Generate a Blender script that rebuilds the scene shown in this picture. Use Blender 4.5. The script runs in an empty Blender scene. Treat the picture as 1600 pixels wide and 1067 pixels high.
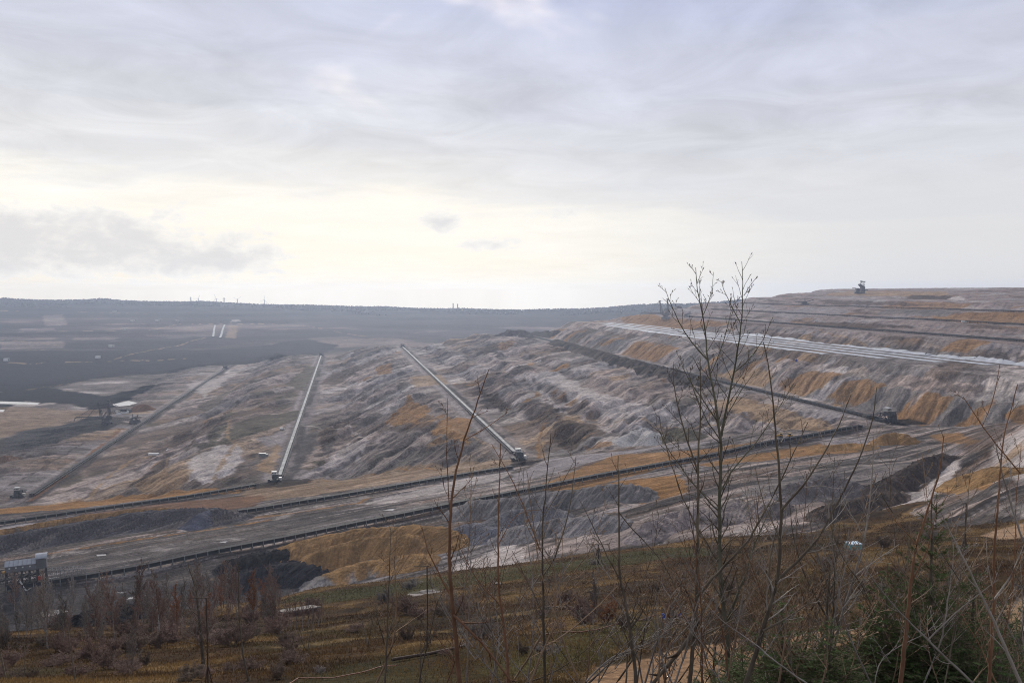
import bpy, math
import numpy as np
from math import radians, sin, cos, tan, pi
from mathutils import Vector, Matrix

scene = bpy.context.scene
col = scene.collection
RNG = np.random.default_rng(11)

# ------------------------------------------------------------------ camera
F = 1300.0                       # focal length in pixels of a 1600 px wide frame
PITCH = math.atan(78.5 / F)      # looking slightly down into the pit
cam_data = bpy.data.cameras.new('camera')
cam = bpy.data.objects.new('camera', cam_data)
col.objects.link(cam)
cam_data.sensor_width = 36.0
cam_data.lens = 36.0 * F / 1600.0
cam_data.clip_start = 0.2
cam_data.clip_end = 120000.0
cam.location = (0, 0, 0)
cam.rotation_euler = (radians(90) - PITCH, 0, 0)
scene.camera = cam

# ------------------------------------------------------------------ light and exposure
SUN_AZ, SUN_EL = radians(-9.0), radians(24.0)     # left of the view axis, behind thin cloud
scene.view_settings.view_transform = 'Standard'
scene.view_settings.look = 'None'
scene.view_settings.exposure = 0.0
scene.view_settings.gamma = 1.0
scene.view_settings.use_curve_mapping = False

sun_data = bpy.data.lights.new('sun', 'SUN')
sun_data.energy = 3.0
sun_data.angle = radians(5)
sun_data.color = (1.0, 0.93, 0.83)
sun = bpy.data.objects.new('sun', sun_data)
col.objects.link(sun)
to_sun = Vector((sin(SUN_AZ) * cos(SUN_EL), cos(SUN_AZ) * cos(SUN_EL), sin(SUN_EL)))
sun.rotation_euler = to_sun.to_track_quat('Z', 'Y').to_euler()
sun.location = (0, 0, 400)

world = bpy.data.worlds.new('World')
scene.world = world
world.use_nodes = True
scene.cycles.filter_width = 1.05
scene.cycles.use_denoising = True
scene.cycles.denoising_prefilter = 'NONE'      # keep the fine grain of the ground
scene.cycles.sample_clamp_indirect = 3.0


def build_sky():
    nt = world.node_tree
    nt.nodes.clear()
    N, L = nt.nodes.new, nt.links.new

    def math_(op, a, b=None, c=None, clamp=False):
        n = N('ShaderNodeMath'); n.operation = op; n.use_clamp = clamp
        for i, v in enumerate((a, b, c)):
            if v is None:
                continue
            if isinstance(v, (int, float)):
                n.inputs[i].default_value = v
            else:
                L(v, n.inputs[i])
        return n.outputs[0]

    def smooth(v, a, b):
        n = N('ShaderNodeMapRange'); n.interpolation_type = 'SMOOTHSTEP'
        L(v, n.inputs[0]); n.inputs[1].default_value = a; n.inputs[2].default_value = b
        return n.outputs[0]

    def mix(f, a, b):
        n = N('ShaderNodeMix'); n.data_type = 'RGBA'
        for k, v in ((0, f), (6, a), (7, b)):
            if isinstance(v, (int, float)):
                n.inputs[k].default_value = v
            elif isinstance(v, tuple):
                n.inputs[k].default_value = (*v, 1)
            else:
                L(v, n.inputs[k])
        return n.outputs[2]

    def noise(vec, scale, detail, rough, dist=0.0):
        n = N('ShaderNodeTexNoise'); L(vec, n.inputs['Vector'])
        n.inputs['Scale'].default_value = scale; n.inputs['Detail'].default_value = detail
        n.inputs['Roughness'].default_value = rough; n.inputs['Distortion'].default_value = dist
        return n.outputs['Fac']

    tc = N('ShaderNodeTexCoord')
    sep = N('ShaderNodeSeparateXYZ'); L(tc.outputs['Generated'], sep.inputs[0])
    x, y, z = sep.outputs
    zz = math_('MAXIMUM', z, 0.0)
    az = math_('ARCTAN2', x, y)                        # radians from the view axis
    # cloud deck seen in perspective: direction divided by height over the horizon
    inv = math_('DIVIDE', 1.0, math_('ADD', zz, 0.07))
    deck = N('ShaderNodeCombineXYZ')
    L(math_('MULTIPLY', x, inv), deck.inputs[0]); L(math_('MULTIPLY', y, inv), deck.inputs[1])
    big = noise(deck.outputs[0], 0.55, 5, 0.55, 0.6)
    fine = noise(deck.outputs[0], 1.7, 8, 0.6, 0.9)
    # angular coordinates for low clouds seen from the side
    ang = N('ShaderNodeCombineXYZ')
    L(az, ang.inputs[0]); L(math_('MULTIPLY', zz, 2.0), ang.inputs[1])
    cum = noise(ang.outputs[0], 11.0, 9, 0.58, 0.25)
    streak = N('ShaderNodeCombineXYZ')
    L(math_('MULTIPLY', az, 1.0), streak.inputs[0]); L(math_('MULTIPLY', zz, 9.0), streak.inputs[1])
    strk = noise(streak.outputs[0], 2.6, 6, 0.55, 0.4)

    sky = N('ShaderNodeTexSky'); sky.sky_type = 'NISHITA'; sky.sun_disc = False
    sky.sun_elevation = SUN_EL; sky.sun_rotation = SUN_AZ
    sky.air_density = 1.2; sky.dust_density = 3.0; sky.altitude = 100
    clear = N('ShaderNodeVectorMath'); clear.operation = 'SCALE'
    L(sky.outputs[0], clear.inputs[0]); clear.inputs[3].default_value = 0.10

    # overcast deck: bright gap near the horizon, grey lavender above; its lower edge sinks to the right
    warp = math_('ADD', math_('MULTIPLY', math_('SUBTRACT', big, 0.5), 0.09),
                 math_('MULTIPLY', math_('SUBTRACT', strk, 0.5), 0.085))
    tilt = math_('MULTIPLY', smooth(az, -0.45, 0.35), 0.055)
    el = math_('ADD', math_('ADD', zz, warp), tilt)
    ramp = N('ShaderNodeValToRGB'); L(el, ramp.inputs[0])
    cr = ramp.color_ramp; cr.interpolation = 'EASE'
    stops = [(0.0, (0.99, 0.905, 0.76)), (0.05, (1.03, 0.97, 0.85)), (0.115, (1.02, 0.985, 0.91)),
             (0.150, (0.81, 0.81, 0.825)), (0.21, (0.70, 0.715, 0.77)), (0.29, (0.645, 0.67, 0.785)), (0.40, (0.50, 0.545, 0.73)), (1.0, (0.50, 0.53, 0.60))]
    cr.elements[0].position, cr.elements[0].color = stops[0][0], (*stops[0][1], 1)
    cr.elements[1].position, cr.elements[1].color = stops[-1][0], (*stops[-1][1], 1)
    for p, c in stops[1:-1]:
        e = cr.elements.new(p); e.color = (*c, 1)
    # thin places and thick places in the deck
    dens = math_('ADD', math_('MULTIPLY', fine, 0.55), math_('MULTIPLY', big, 0.45))
    amp = math_('ADD', 0.30, math_('MULTIPLY', smooth(zz, 0.06, 0.22), 0.85))
    shade = math_('ADD', 1.0, math_('MULTIPLY', math_('SUBTRACT', dens, 0.5), amp))
    deckcol = N('ShaderNodeVectorMath'); deckcol.operation = 'SCALE'
    L(ramp.outputs[0], deckcol.inputs[0]); L(shade, deckcol.inputs[3])
    # away from the sun the gap below the deck is duller
    daz = math_('ABSOLUTE', math_('SUBTRACT', az, SUN_AZ))
    dull = math_('MULTIPLY', smooth(daz, 0.10, 0.62), math_('SUBTRACT', 1.0, smooth(zz, 0.06, 0.20)))
    dull = math_('MULTIPLY', dull, smooth(az, -0.35, 0.1))
    c1 = mix(math_('MULTIPLY', dull, 0.85), deckcol.outputs[0], (0.715, 0.72, 0.745))
    # glow of the veiled sun
    glow = math_('MULTIPLY', math_('SUBTRACT', 1.0, smooth(daz, 0.0, 0.42)), math_('SUBTRACT', 1.0, smooth(zz, 0.07, 0.22)))
    c1 = mix(math_('MULTIPLY', glow, 0.35), c1, (1.06, 0.99, 0.86))
    # low cumulus: a long bank at left and a few scraps under the gap
    def puff(a0, z0, ra, rz, k):
        da = math_('DIVIDE', math_('SUBTRACT', az, a0), ra); dz = math_('DIVIDE', math_('SUBTRACT', zz, z0), rz)
        d = math_('SQRT', math_('ADD', math_('MULTIPLY', da, da), math_('MULTIPLY', dz, dz)))
        return math_('MULTIPLY', math_('SUBTRACT', 1.0, smooth(d, 0.0, 1.25)), k)
    cover = puff(-0.52, 0.052, 0.30, 0.054, 1.05)
    for q in ((-0.36, 0.036, 0.17, 0.034, 0.92), (-0.57, 0.105, 0.05, 0.016, 0.42), (-0.086, 0.080, 0.040, 0.022, 0.95), (-0.030, 0.056, 0.060, 0.014, 0.72), (0.05, 0.092, 0.06, 0.020, 0.66), (-0.155, 0.104, 0.02, 0.010, 0.34)):
        cover = math_('MAXIMUM', cover, puff(*q))
    tuft = noise(ang.outputs[0], 38.0, 7, 0.62, 0.3)
    fld = math_('ADD', cover, math_('ADD', math_('MULTIPLY', math_('SUBTRACT', cum, 0.5), 1.5), math_('MULTIPLY', math_('SUBTRACT', tuft, 0.5), 1.1)))
    body = math_('MULTIPLY', smooth(fld, 0.30, 0.56), smooth(cover, 0.02, 0.12))
    lit = smooth(fld, 0.40, 1.05)
    cc = mix(lit, (0.95, 0.93, 0.90), (0.685, 0.685, 0.72))
    c1 = mix(math_('MULTIPLY', body, 0.72), c1, cc)
    # a little blue where the deck is thinnest high up
    thin = math_('MULTIPLY', smooth(zz, 0.18, 0.34), smooth(big, 0.54, 0.70))
    c2 = mix(math_('MULTIPLY', thin, 0.45), c1, clear.outputs[0])
    # below the horizon: dull ground light
    below = smooth(z, -0.12, -0.045)
    c3 = mix(below, (0.28, 0.26, 0.25), c2)
    bg = N('ShaderNodeBackground'); L(c3, bg.inputs[0]); bg.inputs[1].default_value = 1.0
    out = N('ShaderNodeOutputWorld'); L(bg.outputs[0], out.inputs[0])


build_sky()

# ------------------------------------------------------------------ sight lines of the photograph -> places in the world
SP, CP = sin(PITCH), cos(PITCH)


def ray(u, v):
    u, v = np.asarray(u, float), np.asarray(v, float)
    xc, yc = (u - 800) / F, -(v - 533.5) / F
    dy = CP + yc * SP
    dz = -SP + yc * CP
    return xc / dy, dz / dy          # X and Z per metre of Y


def at(u, v, Y):
    a, b = ray(u, v)
    return np.array([a * Y, Y, b * Y])


def at_z(u, v, z):
    a, b = ray(u, v)
    Y = z / b
    return np.array([a * Y, Y, z])


# ------------------------------------------------------------------ noise
_perm = np.random.default_rng(5).permutation(256)
_perm = np.concatenate([_perm, _perm, _perm])
_ga = np.random.default_rng(6).uniform(0, 2 * pi, 256)
_gx, _gy = np.cos(_ga), np.sin(_ga)


def perlin(x, y):
    xi, yi = np.floor(x), np.floor(y)
    xf, yf = x - xi, y - yi
    xi = xi.astype(np.int64) & 255; yi = yi.astype(np.int64) & 255
    ux = xf * xf * xf * (xf * (xf * 6 - 15) + 10); uy = yf * yf * yf * (yf * (yf * 6 - 15) + 10)
    def g(ix, iy, dx, dy):
        h = _perm[_perm[ix] + iy] & 255
        return _gx[h] * dx + _gy[h] * dy
    x1, y1 = (xi + 1) & 255, (yi + 1) & 255
    a = g(xi, yi, xf, yf); b = g(x1, yi, xf - 1, yf)
    c = g(xi, y1, xf, yf - 1); d = g(x1, y1, xf - 1, yf - 1)
    return ((a + ux * (b - a)) * (1 - uy) + (c + ux * (d - c)) * uy) * 1.45


def fbm(x, y, octs=4, gain=0.5, seed=0.0):
    r = np.zeros_like(np.asarray(x, float)); amp = 1.0; tot = 0
    for i in range(octs):
        r += amp * perlin(x * 2 ** i + 17.3 * i + seed * 7.7, y * 2 ** i - 9.1 * i + seed * 3.3)
        tot += amp; amp *= gain
    return r / tot


def sstep(x, a, b):
    t = np.clip((x - a) / (b - a), 0, 1)
    return t * t * (3 - 2 * t)


class RBF:
    def __init__(self, pts, smooth=0.0):
        p = np.array(pts, float)
        self.c = p[:, :2]; n = len(p)
        d = np.linalg.norm(self.c[:, None] - self.c[None], axis=2)
        A = np.zeros((n + 3, n + 3)); A[:n, :n] = d - smooth * np.eye(n)
        A[:n, n] = 1; A[:n, n + 1:] = self.c / 100; A[n, :n] = 1; A[n + 1:, :n] = (self.c / 100).T
        self.w = np.linalg.solve(A, np.concatenate([p[:, 2], np.zeros(3)]))

    def __call__(self, x, y):
        sh = np.shape(x); x = np.ravel(x).astype(float); y = np.ravel(y).astype(float)
        n = len(self.c); out = self.w[n] + self.w[n + 1] * x / 100 + self.w[n + 2] * y / 100
        for i in range(n):
            out += self.w[i] * np.sqrt((x - self.c[i, 0]) ** 2 + (y - self.c[i, 1]) ** 2 + 1e-9)
        return out.reshape(sh)

# ------------------------------------------------------------------ the land
# 1. the hillside below the camera
HS = [(-60, 0, -1.2), (60, 0, -2.0), (0, -40, 0.5), (0, 0, -1.75), (-8, 8, -5.0), (8, 8, -4.6), (0, 8, -4.6), (-20, 20, -10.9), (20, 20, -10.7), (0, 20, -10.8),
      (-60, 20, -11.0), (60, 20, -10.0), (0, 31, -15.9), (-40, 31, -16.3), (30, 31, -15.5)]
for u, v, Y in [(0, 1067, 60), (400, 1067, 52), (800, 1067, 45), (1000, 1067, 42), (1300, 1067, 40), (1600, 1067, 38), (-300, 1067, 66), (1900, 1060, 38),
                (320, 1037, 80), (200, 1010, 110), (500, 1000, 108), (700, 962, 135), (450, 962, 180), (900, 930, 155), (1100, 900, 180), (680, 1015, 66),
                (1333, 864, 150), (1500, 862, 165), (1600, 852, 180), (1800, 840, 190), (1045, 968, 100), (1000, 1020, 62), (1300, 1000, 62), (1500, 930, 98), (0, 1020, 110), (-300, 1010, 120)]:
    HS.append(tuple(at(u, v, Y)))
EDGE_UV = [(-500, 1005, 205), (-200, 1000, 210), (40, 985, 215), (200, 962, 225), (430, 936, 240), (500, 917, 245), (700, 894, 262), (900, 866, 280),
           (1100, 841, 300), (1270, 831, 312), (1340, 803, 340), (1430, 784, 370), (1600, 766, 395), (1800, 752, 420), (2200, 740, 440)]
EDGE = np.array([at(*e) for e in EDGE_UV])
HS += [tuple(e) for e in EDGE]
f_hill = RBF(HS)


def edge_y(x):
    return np.interp(x, EDGE[:, 0], EDGE[:, 1])


# 2. the working floor in front with the collecting conveyors
CONV_C = [at_z(-60, 924, -148), at_z(110, 900, -147.5), at_z(1345, 664, -108.5)]
CONV_B = [at_z(372, 797, -151), at_z(800, 727, -137.5)]
CONV_A = [at_z(-60, 823, -164), at_z(290, 775, -162), at_z(400, 756, -160.5)]
FL = []
for P in (CONV_C, CONV_B, CONV_A):
    for a, b in zip(P[:-1], P[1:]):
        n = max(2, int(np.linalg.norm(b - a) / 70))
        for k in range(n + 1):
            q = a + (b - a) * k / n
            FL.append((q[0], q[1], q[2] - 3.2))
FL = list({(round(p[0], 1), round(p[1], 1)): p for p in FL}.values())
for u, v, z in [(-250, 985, -152), (0, 982, -152), (0, 945, -152), (200, 945, -152), (430, 942, -148), (0, 878, -156), (-250, 880, -156), (-250, 800, -175), (-250, 770, -188), (0, 800, -171), (30, 783, -182),
                (200, 838, -154), (340, 832, -149), (250, 790, -163), (230, 772, -174), (430, 752, -162), (430, 772, -158), (330, 755, -172),
                (560, 745, -154), (700, 731, -146), (810, 716, -140), (900, 707, -134), (1000, 692, -128), (1100, 690, -120), (1200, 678, -113), (1390, 660, -110), (1460, 668, -108),
                (490, 925, -144), (560, 895, -141), (700, 884, -135), (760, 830, -134), (900, 855, -124), (900, 800, -126), (1050, 805, -116), (1200, 800, -107), (1200, 745, -111),
                (1300, 785, -105), (1330, 830, -103), (1380, 740, -105), (1440, 775, -105), (1500, 720, -106), (1480, 690, -108), (1540, 745, -96), (1600, 720, -82), (1600, 660, -84), (1700, 720, -62),
                (1530, 660, -104), (1590, 690, -84), (1800, 650, -60), (1800, 720, -55)]:
    FL.append(tuple(at_z(u, v, z)))
f_floor = RBF(FL, smooth=0.0)

# 3. the spoil benches: strips parallel to the field conveyors, climbing to the right
LEAN = 0.2023                       # the strips run this far left per metre away
BS = [(-2600, -240), (-1500, -222), (-1000, -214), (-700, -206), (-420, -197), (-345, -185), (-310, -183), (-281, -183), (-255, -183), (-205, -181), (-150, -165), (-120, -163), (-30, -163), (0, -163), (45, -152), (95, -142),
      (120, -141), (170, -141), (200, -140), (222, -131), (252, -130), (276, -122), (322, -120), (342, -114), (400, -112), (430, -111), (488, -111), (522, -93), (560, -85), (586, -77), (697, -76), (748, -59), (835, -59), (885, -47), (975, -46), (1030, -34), (1110, -33), (1170, -19),
      (1290, -18), (1370, -5), (1490, -4), (1600, 7), (1800, 9), (3000, 12), (6000, 12)]
BSX, BSZ = np.array([b[0] for b in BS], float), np.array([b[1] for b in BS], float)

# 4. the far side of the pit
FR = []
for u, vs in [(-400, [(612, 1750), (600, 1980), (575, 2180), (548, 2480), (546, 2650), (520, 3050), (505, 3450), (490, 4050), (470, 4750), (465, 4900)]),
              (0, [(612, 1700), (600, 1950), (575, 2150), (549, 2450), (546, 2600), (520, 3000), (505, 3400), (490, 4000), (470, 4700), (465.5, 4800)]),
              (160, [(600, 1950), (575, 2150), (549, 2450), (546, 2600), (520, 3050), (505, 3450), (490, 4000), (472, 4700), (467, 4800)]),
              (320, [(580, 2150), (550, 2450), (546, 2600), (527, 3000), (508, 3450), (490, 4000), (471, 4800)]),
              (480, [(556, 2400), (540, 2700), (527, 3050), (510, 3500), (492, 4100), (476.5, 4800)]),
              (600, [(556, 2450), (532, 3000), (512, 3600), (495, 4200), (480.5, 4800)]),
              (720, [(548, 2500), (525, 3100), (508, 3700), (494, 4200), (482.5, 4800)]),
              (860, [(540, 2600), (512, 3500), (497, 4100), (484, 4800)]),
              (1000, [(530, 2800), (500, 3700), (489, 4200), (477, 4800)]),
              (1180, [(510, 3200), (485, 4100), (467, 4800)]),
              (1400, [(490, 3500), (472, 4300), (461, 4900)]), (1650, [(480, 3700), (458, 5000)]), (2100, [(480, 3800), (458, 5200)])]:
    for v, Y in vs:
        FR.append(tuple(at(u, v, Y)))
    p = at(u, vs[-1][0], vs[-1][1])
    FR.append((p[0] * 1.06, p[1] * 1.06, p[2] - 40))
    FR.append((p[0] * 1.7, p[1] * 1.7, p[2] - 170))
f_far = RBF(FR)


def ridged(x):                     # saw-tooth ribs with rounded crests
    f = x - np.floor(x)
    return np.where(f < 0.3, f / 0.3, 1 - (f - 0.3) / 0.7) - 0.5


LINES_S = (-281, -58, 147, 461, 794)     # where the field conveyors stand


def lobe_phase(s, t):
    """running number of the tipped loads along a strip; their fronts lean differently on each strip"""
    zone = [s < -281, s < -58, s < 147, s < 461]
    k = np.select(zone, [0.2, -1.7, -1.7, -1.1], -0.95)
    ref = np.select(zone, [-281, -58, 147, 461], 540)
    off = np.select(zone, [900, 0, 37, 71], 13)
    return (t * 0.95 + k * (s - ref)) / np.sqrt(k * k + .9) + 2.2 * fbm(s * 0.02, t * 0.015, 2, seed=3) + off


def line_near(s):
    return np.exp(-(np.minimum.reduce([np.abs(s - q) for q in LINES_S]) / 28.0) ** 4)


def bench_z(s, t, ribs=True):
    nl = line_near(s)
    if not ribs:
        return np.interp(s, BSX, BSZ)
    ph = lobe_phase(s, t)
    flat = sstep(s, 572, 590) * (1 - sstep(s, 690, 702))                    # the levelled bed under the sheeting
    j = 9 * fbm(s * 0.004 + 3, t * 0.006, 3, seed=1)
    low = 1 - sstep(s, 560, 700)
    gentle = 1 - .75 * sstep(s, 462, 480)
    j = j + low * gentle * (14 * ridged(ph / 86.0) + 7 * ridged(ph / 27.0))
    sj = s + j * (1 - nl) * (1 - flat)
    z = np.interp(sj, BSX, BSZ)
    slope = (np.interp(sj + 16, BSX, BSZ) - np.interp(sj - 16, BSX, BSZ)) / 32
    rough = np.clip(slope * 2.2, 0.0, 1) * (1 - nl) * (1 - flat)
    between = sstep(s, -330, -150) * (1 - sstep(s, 420, 470))          # the tipped strips keep ribs on the flats
    rough = np.maximum(rough, 0.72 * between * (1 - nl) * sstep(fbm(s * 0.008, t * 0.005, 2, seed=4), -0.3, 0.15))
    z = z + rough * gentle ** .5 * (7.5 * ridged(ph / 86.0) + 6.2 * ridged(ph / 27.0 + 0.4 * fbm(s * .02, t * .02, 2, seed=5)) + 2.8 * ridged(ph / 9.0 + .3 * fbm(s * .05, t * .05, 2, seed=10)))
    er = 0; am = 1.0
    for q in range(3):                                                     # gullied, slumped ground
        er = er + am * (0.5 - np.abs(fbm(s * 0.011 * 2 ** q, ph * 0.014 * 2 ** q, 2, seed=60 + q))) ; am *= .5
    z = z + (1 - nl) * (1 - .85 * flat) * (between * 3.2 * (er - .62) + 1.6 * fbm(s * 0.012, t * 0.01, 3, seed=6) + 1.1 * fbm(s * 0.05, t * 0.05, 3, seed=7))
    z = z + (1 - sstep(s, -420, -330)) * 2.0 * fbm(s * 0.01, t * 0.02, 4, seed=9)
    return z


def t_front(s):
    return np.interp(s, [-3000, 380, 470, 540, 620, 3000], [690, 690, 672, 600, 520, 420])


def t_end(s):
    return 2100 + np.clip(s - 700, 0, 900) * 0.63 - 250 * (1 - sstep(s, -700, -300)) + 60 * np.sin(s * 0.021) + 30 * np.sin(s * 0.057)


CX = CONV_C[2] - CONV_C[1]; CX = CX[:2] / np.linalg.norm(CX[:2])     # direction of the collecting conveyors


def seg_dist(x, y, P, closed):
    n = len(P); d = np.full(x.shape, 1e9); inside = np.zeros(x.shape, bool)
    for i in range(n if closed else n - 1):
        a, b = P[i], P[(i + 1) % n]
        ab = b - a; L2 = ab @ ab + 1e-9
        t = np.clip(((x - a[0]) * ab[0] + (y - a[1]) * ab[1]) / L2, 0, 1)
        d = np.minimum(d, np.hypot(x - a[0] - t * ab[0], y - a[1] - t * ab[1]))
        if closed and a[1] != b[1]:
            c = ((a[1] > y) != (b[1] > y)) & (x < (b[0] - a[0]) * (y - a[1]) / (b[1] - a[1]) + a[0])
            inside ^= c
    return np.where(inside, -d, d) if closed else d


def terrain(X, Y, detail=True):
    sh = np.shape(X)
    X = np.ravel(np.asarray(X, float)); Y = np.ravel(np.asarray(Y, float))
    s = X + LEAN * Y
    tf, te = t_front(s), t_end(s)
    z = np.zeros_like(X)
    w1 = sstep(Y, tf - 28, tf + 38)
    w2 = sstep(Y, te, te + 420)
    i = np.nonzero((w1 > 0) & (w2 < 1))[0]
    if len(i):
        z[i] = bench_z(s[i], Y[i], detail)
    i = np.nonzero(w1 < 1)[0]
    if len(i):
        x, y = X[i], Y[i]
        zf = f_floor(x, np.clip(y, 250, 900))
        if detail:
            a = x * CX[0] + y * CX[1]; b = -x * CX[1] + y * CX[0]
            zf = zf + 1.5 * fbm(a * 0.006, b * 0.035, 4, seed=12) + 0.5 * fbm(a * 0.05, b * 0.12, 3, seed=13)
            hum = sstep(x, -20, 90) * (1 - sstep(y, 480, 560))             # hummocky tipped ground on the right
            zf = zf + hum * (5.0 * fbm(a * 0.012, b * 0.022, 4, seed=14) + 4.0 * np.abs(fbm(a * 0.02, b * 0.04, 3, seed=15)))
        z[i] = zf * (1 - w1[i]) + z[i] * w1[i]
    i = np.nonzero(w2 > 0)[0]
    if len(i):
        x, y = X[i], Y[i]
        zr = f_far(x, y)
        if detail:
            zr = zr + 5.0 * fbm(x * 0.0016, y * 0.004, 4, seed=21) * sstep(y, 2000, 2600)
            k = zr / 21.0
            zr = zr + 0.6 * (np.floor(k) + sstep(k - np.floor(k), 0.3, 0.8) - k) * 21.0 * sstep(y, 2300, 2800) * (1 - sstep(y, 4500, 4750))
        z[i] = z[i] * (1 - w2[i]) + zr * w2[i]
    if detail:
        for P in POOLS:                                                    # level hollows that hold water
            q = P['poly']; m = 14
            i = np.nonzero((X > q[:, 0].min() - m) & (X < q[:, 0].max() + m) & (Y > q[:, 1].min() - m) & (Y < q[:, 1].max() + m))[0]
            if len(i):
                d = seg_dist(X[i], Y[i], q, True)
                k = 1 - sstep(d, 0, 12)
                z[i] += (P['z'] - .25 + .35 * np.clip(d, -2, 2) - z[i]) * k
    hill = np.zeros(X.shape, bool)
    i = np.nonzero(Y < 560)[0]                                             # the hillside lies over it
    if len(i):
        x, y = X[i], Y[i]
        zh = f_hill(x, np.clip(y, -60, 470.0)) - np.maximum(y - edge_y(x), 0) * 0.75
        if detail:
            zh = zh + sstep(y, 6, 25) * (1.1 * fbm(x * 0.03, y * 0.035, 3, seed=31) + 0.35 * fbm(x * 0.15, y * 0.16, 3, seed=32)) * np.clip(y / 90, 0.15, 1)
        h = zh > z[i]
        z[i] = np.where(h, zh, z[i]); hill[i] = h
    return z.reshape(sh), hill.reshape(sh)


POOLS = []
_T = np.concatenate([np.arange(10, 300, 0.5), np.geomspace(300, 6500, 3200)])


def ground(u, v, first=False):
    """where the sight line through (u, v) meets the land"""
    a, b = ray(u, v)
    tz, _ = terrain(a * _T, _T, False)
    diff = b * _T - tz
    idx = np.nonzero(diff[34:] <= 0)[0]
    if len(idx) == 0:
        k = len(_T) - 2
    else:
        k = idx[0] + 34
    f = diff[k - 1] / (diff[k - 1] - diff[k] + 1e-12)
    Y = _T[k - 1] + (_T[k] - _T[k - 1]) * min(max(f, 0), 1)
    z, _ = terrain(np.array([a * Y]), np.array([Y]))
    return np.array([a * Y, Y, z[0]])


def gz(x, y):
    return float(terrain(np.array([x], float), np.array([y], float))[0][0])


for _uv, _lb in (([(-20, 627.5), (62, 627), (60, 630), (0, 631), (-20, 631)], 'bright pool on the black coal floor at left edge'), ([(175, 635), (200, 627), (216, 626.5), (205, 631), (188, 636)], 'bright slanting pool beside the leftmost spreading machine'),
                 ([(-20, 639), (8, 639), (6, 642), (-20, 643)], 'small bright pool cut by the left edge'), ([(196, 936), (200, 930), (228, 927), (222, 933)], 'bright puddle among the bare trees at lower left, right of two'),
                 ([(48, 963), (62, 955), (100, 950), (106, 954), (80, 961)], 'bright puddle at the slope foot at lower left, left of two'), ([(182, 925), (198, 923), (192, 927)], 'narrow bright puddle behind the larger one at lower left'),
                 ([(150, 868), (165, 866.5), (166, 868), (152, 870)], 'small puddle on the dark floor behind the conveyor'), ([(340, 847), (356, 844.5), (352, 847.5)], 'small puddle right of the furrowed ridge'), ([(598, 798), (618, 794), (614, 797)], 'narrow puddle between the two collecting conveyors')):
    _q = [ground(u, v) for u, v in _uv]
    POOLS.append(dict(poly=np.array([p[:2] for p in _q]), z=float(np.mean([p[2] for p in _q])), label=_lb))
for _P in POOLS:
    pass

# ------------------------------------------------------------------ materials
def mat_new(name):
    m = bpy.data.materials.new(name); m.use_nodes = True
    nt = m.node_tree; nt.nodes.clear()
    out = nt.nodes.new('ShaderNodeOutputMaterial')
    b = nt.nodes.new('ShaderNodeBsdfPrincipled')
    nt.links.new(b.outputs[0], out.inputs[0])
    return m, nt, b


def n_noise(nt, scale, detail=5, rough=0.55, vec=None, dist=0.0):
    n = nt.nodes.new('ShaderNodeTexNoise')
    n.inputs['Scale'].default_value = scale; n.inputs['Detail'].default_value = detail
    n.inputs['Roughness'].default_value = rough; n.inputs['Distortion'].default_value = dist
    if vec is not None:
        nt.links.new(vec, n.inputs['Vector'])
    return n.outputs['Fac']


def n_math(nt, op, a, b=None):
    n = nt.nodes.new('ShaderNodeMath'); n.operation = op
    for i, v in enumerate((a, b)):
        if v is None:
            continue
        if isinstance(v, (int, float)):
            n.inputs[i].default_value = v
        else:
            nt.links.new(v, n.inputs[i])
    return n.outputs[0]


def n_range(nt, v, a, b, c, d):
    n = nt.nodes.new('ShaderNodeMapRange'); nt.links.new(v, n.inputs[0])
    for i, k in enumerate((a, b, c, d)):
        n.inputs[i + 1].default_value = k
    return n.outputs[0]


def n_scale(nt, c, f):
    n = nt.nodes.new('ShaderNodeVectorMath'); n.operation = 'SCALE'
    if isinstance(c, tuple):
        n.inputs[0].default_value = c[:3]
    else:
        nt.links.new(c, n.inputs[0])
    nt.links.new(f, n.inputs[3])
    return n.outputs[0]


def soil_material(name, fine, grain, bump=0.6, amp=0.42, dist=1.0):
    """colour from the mesh's soil map; runnels and tip lines follow the mesh's flow map (across, along)"""
    m, nt, b = mat_new(name)
    att = nt.nodes.new('ShaderNodeAttribute'); att.attribute_name = 'soil'
    fl = nt.nodes.new('ShaderNodeAttribute'); fl.attribute_name = 'flow'
    tc = nt.nodes.new('ShaderNodeTexCoord')
    n1 = n_noise(nt, fine, 7, 0.68, fl.outputs['Vector'], 0.05)
    n0 = n_noise(nt, fine * 0.22, 4, 0.6, fl.outputs['Vector'], 0.1)
    n2 = n_noise(nt, grain * 0.12, 5, 0.62, tc.outputs['Object'])
    n3 = n_noise(nt, grain, 5, 0.68, tc.outputs['Object'])
    f = n_math(nt, 'MULTIPLY', n_range(nt, n1, 0.3, 0.7, 1 - amp, 1 + amp), n_range(nt, n0, 0.3, 0.7, 1 - amp * .55, 1 + amp * .55))
    f = n_math(nt, 'MULTIPLY', f, n_range(nt, n2, 0.3, 0.7, 0.74, 1.26))
    f = n_math(nt, 'MULTIPLY', f, n_range(nt, n3, 0.3, 0.7, 0.64, 1.36))
    nt.links.new(n_scale(nt, att.outputs['Color'], f), b.inputs['Base Color'])
    b.inputs['Roughness'].default_value = 0.95
    b.inputs['Specular IOR Level'].default_value = 0.03
    bp = nt.nodes.new('ShaderNodeBump'); bp.inputs['Strength'].default_value = bump; bp.inputs['Distance'].default_value = dist
    h = n_math(nt, 'ADD', n_math(nt, 'MULTIPLY', n1, 1.5), n_math(nt, 'MULTIPLY', n3, 0.8))
    nt.links.new(h, bp.inputs['Height']); nt.links.new(bp.outputs[0], b.inputs['Normal'])
    return m


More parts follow.
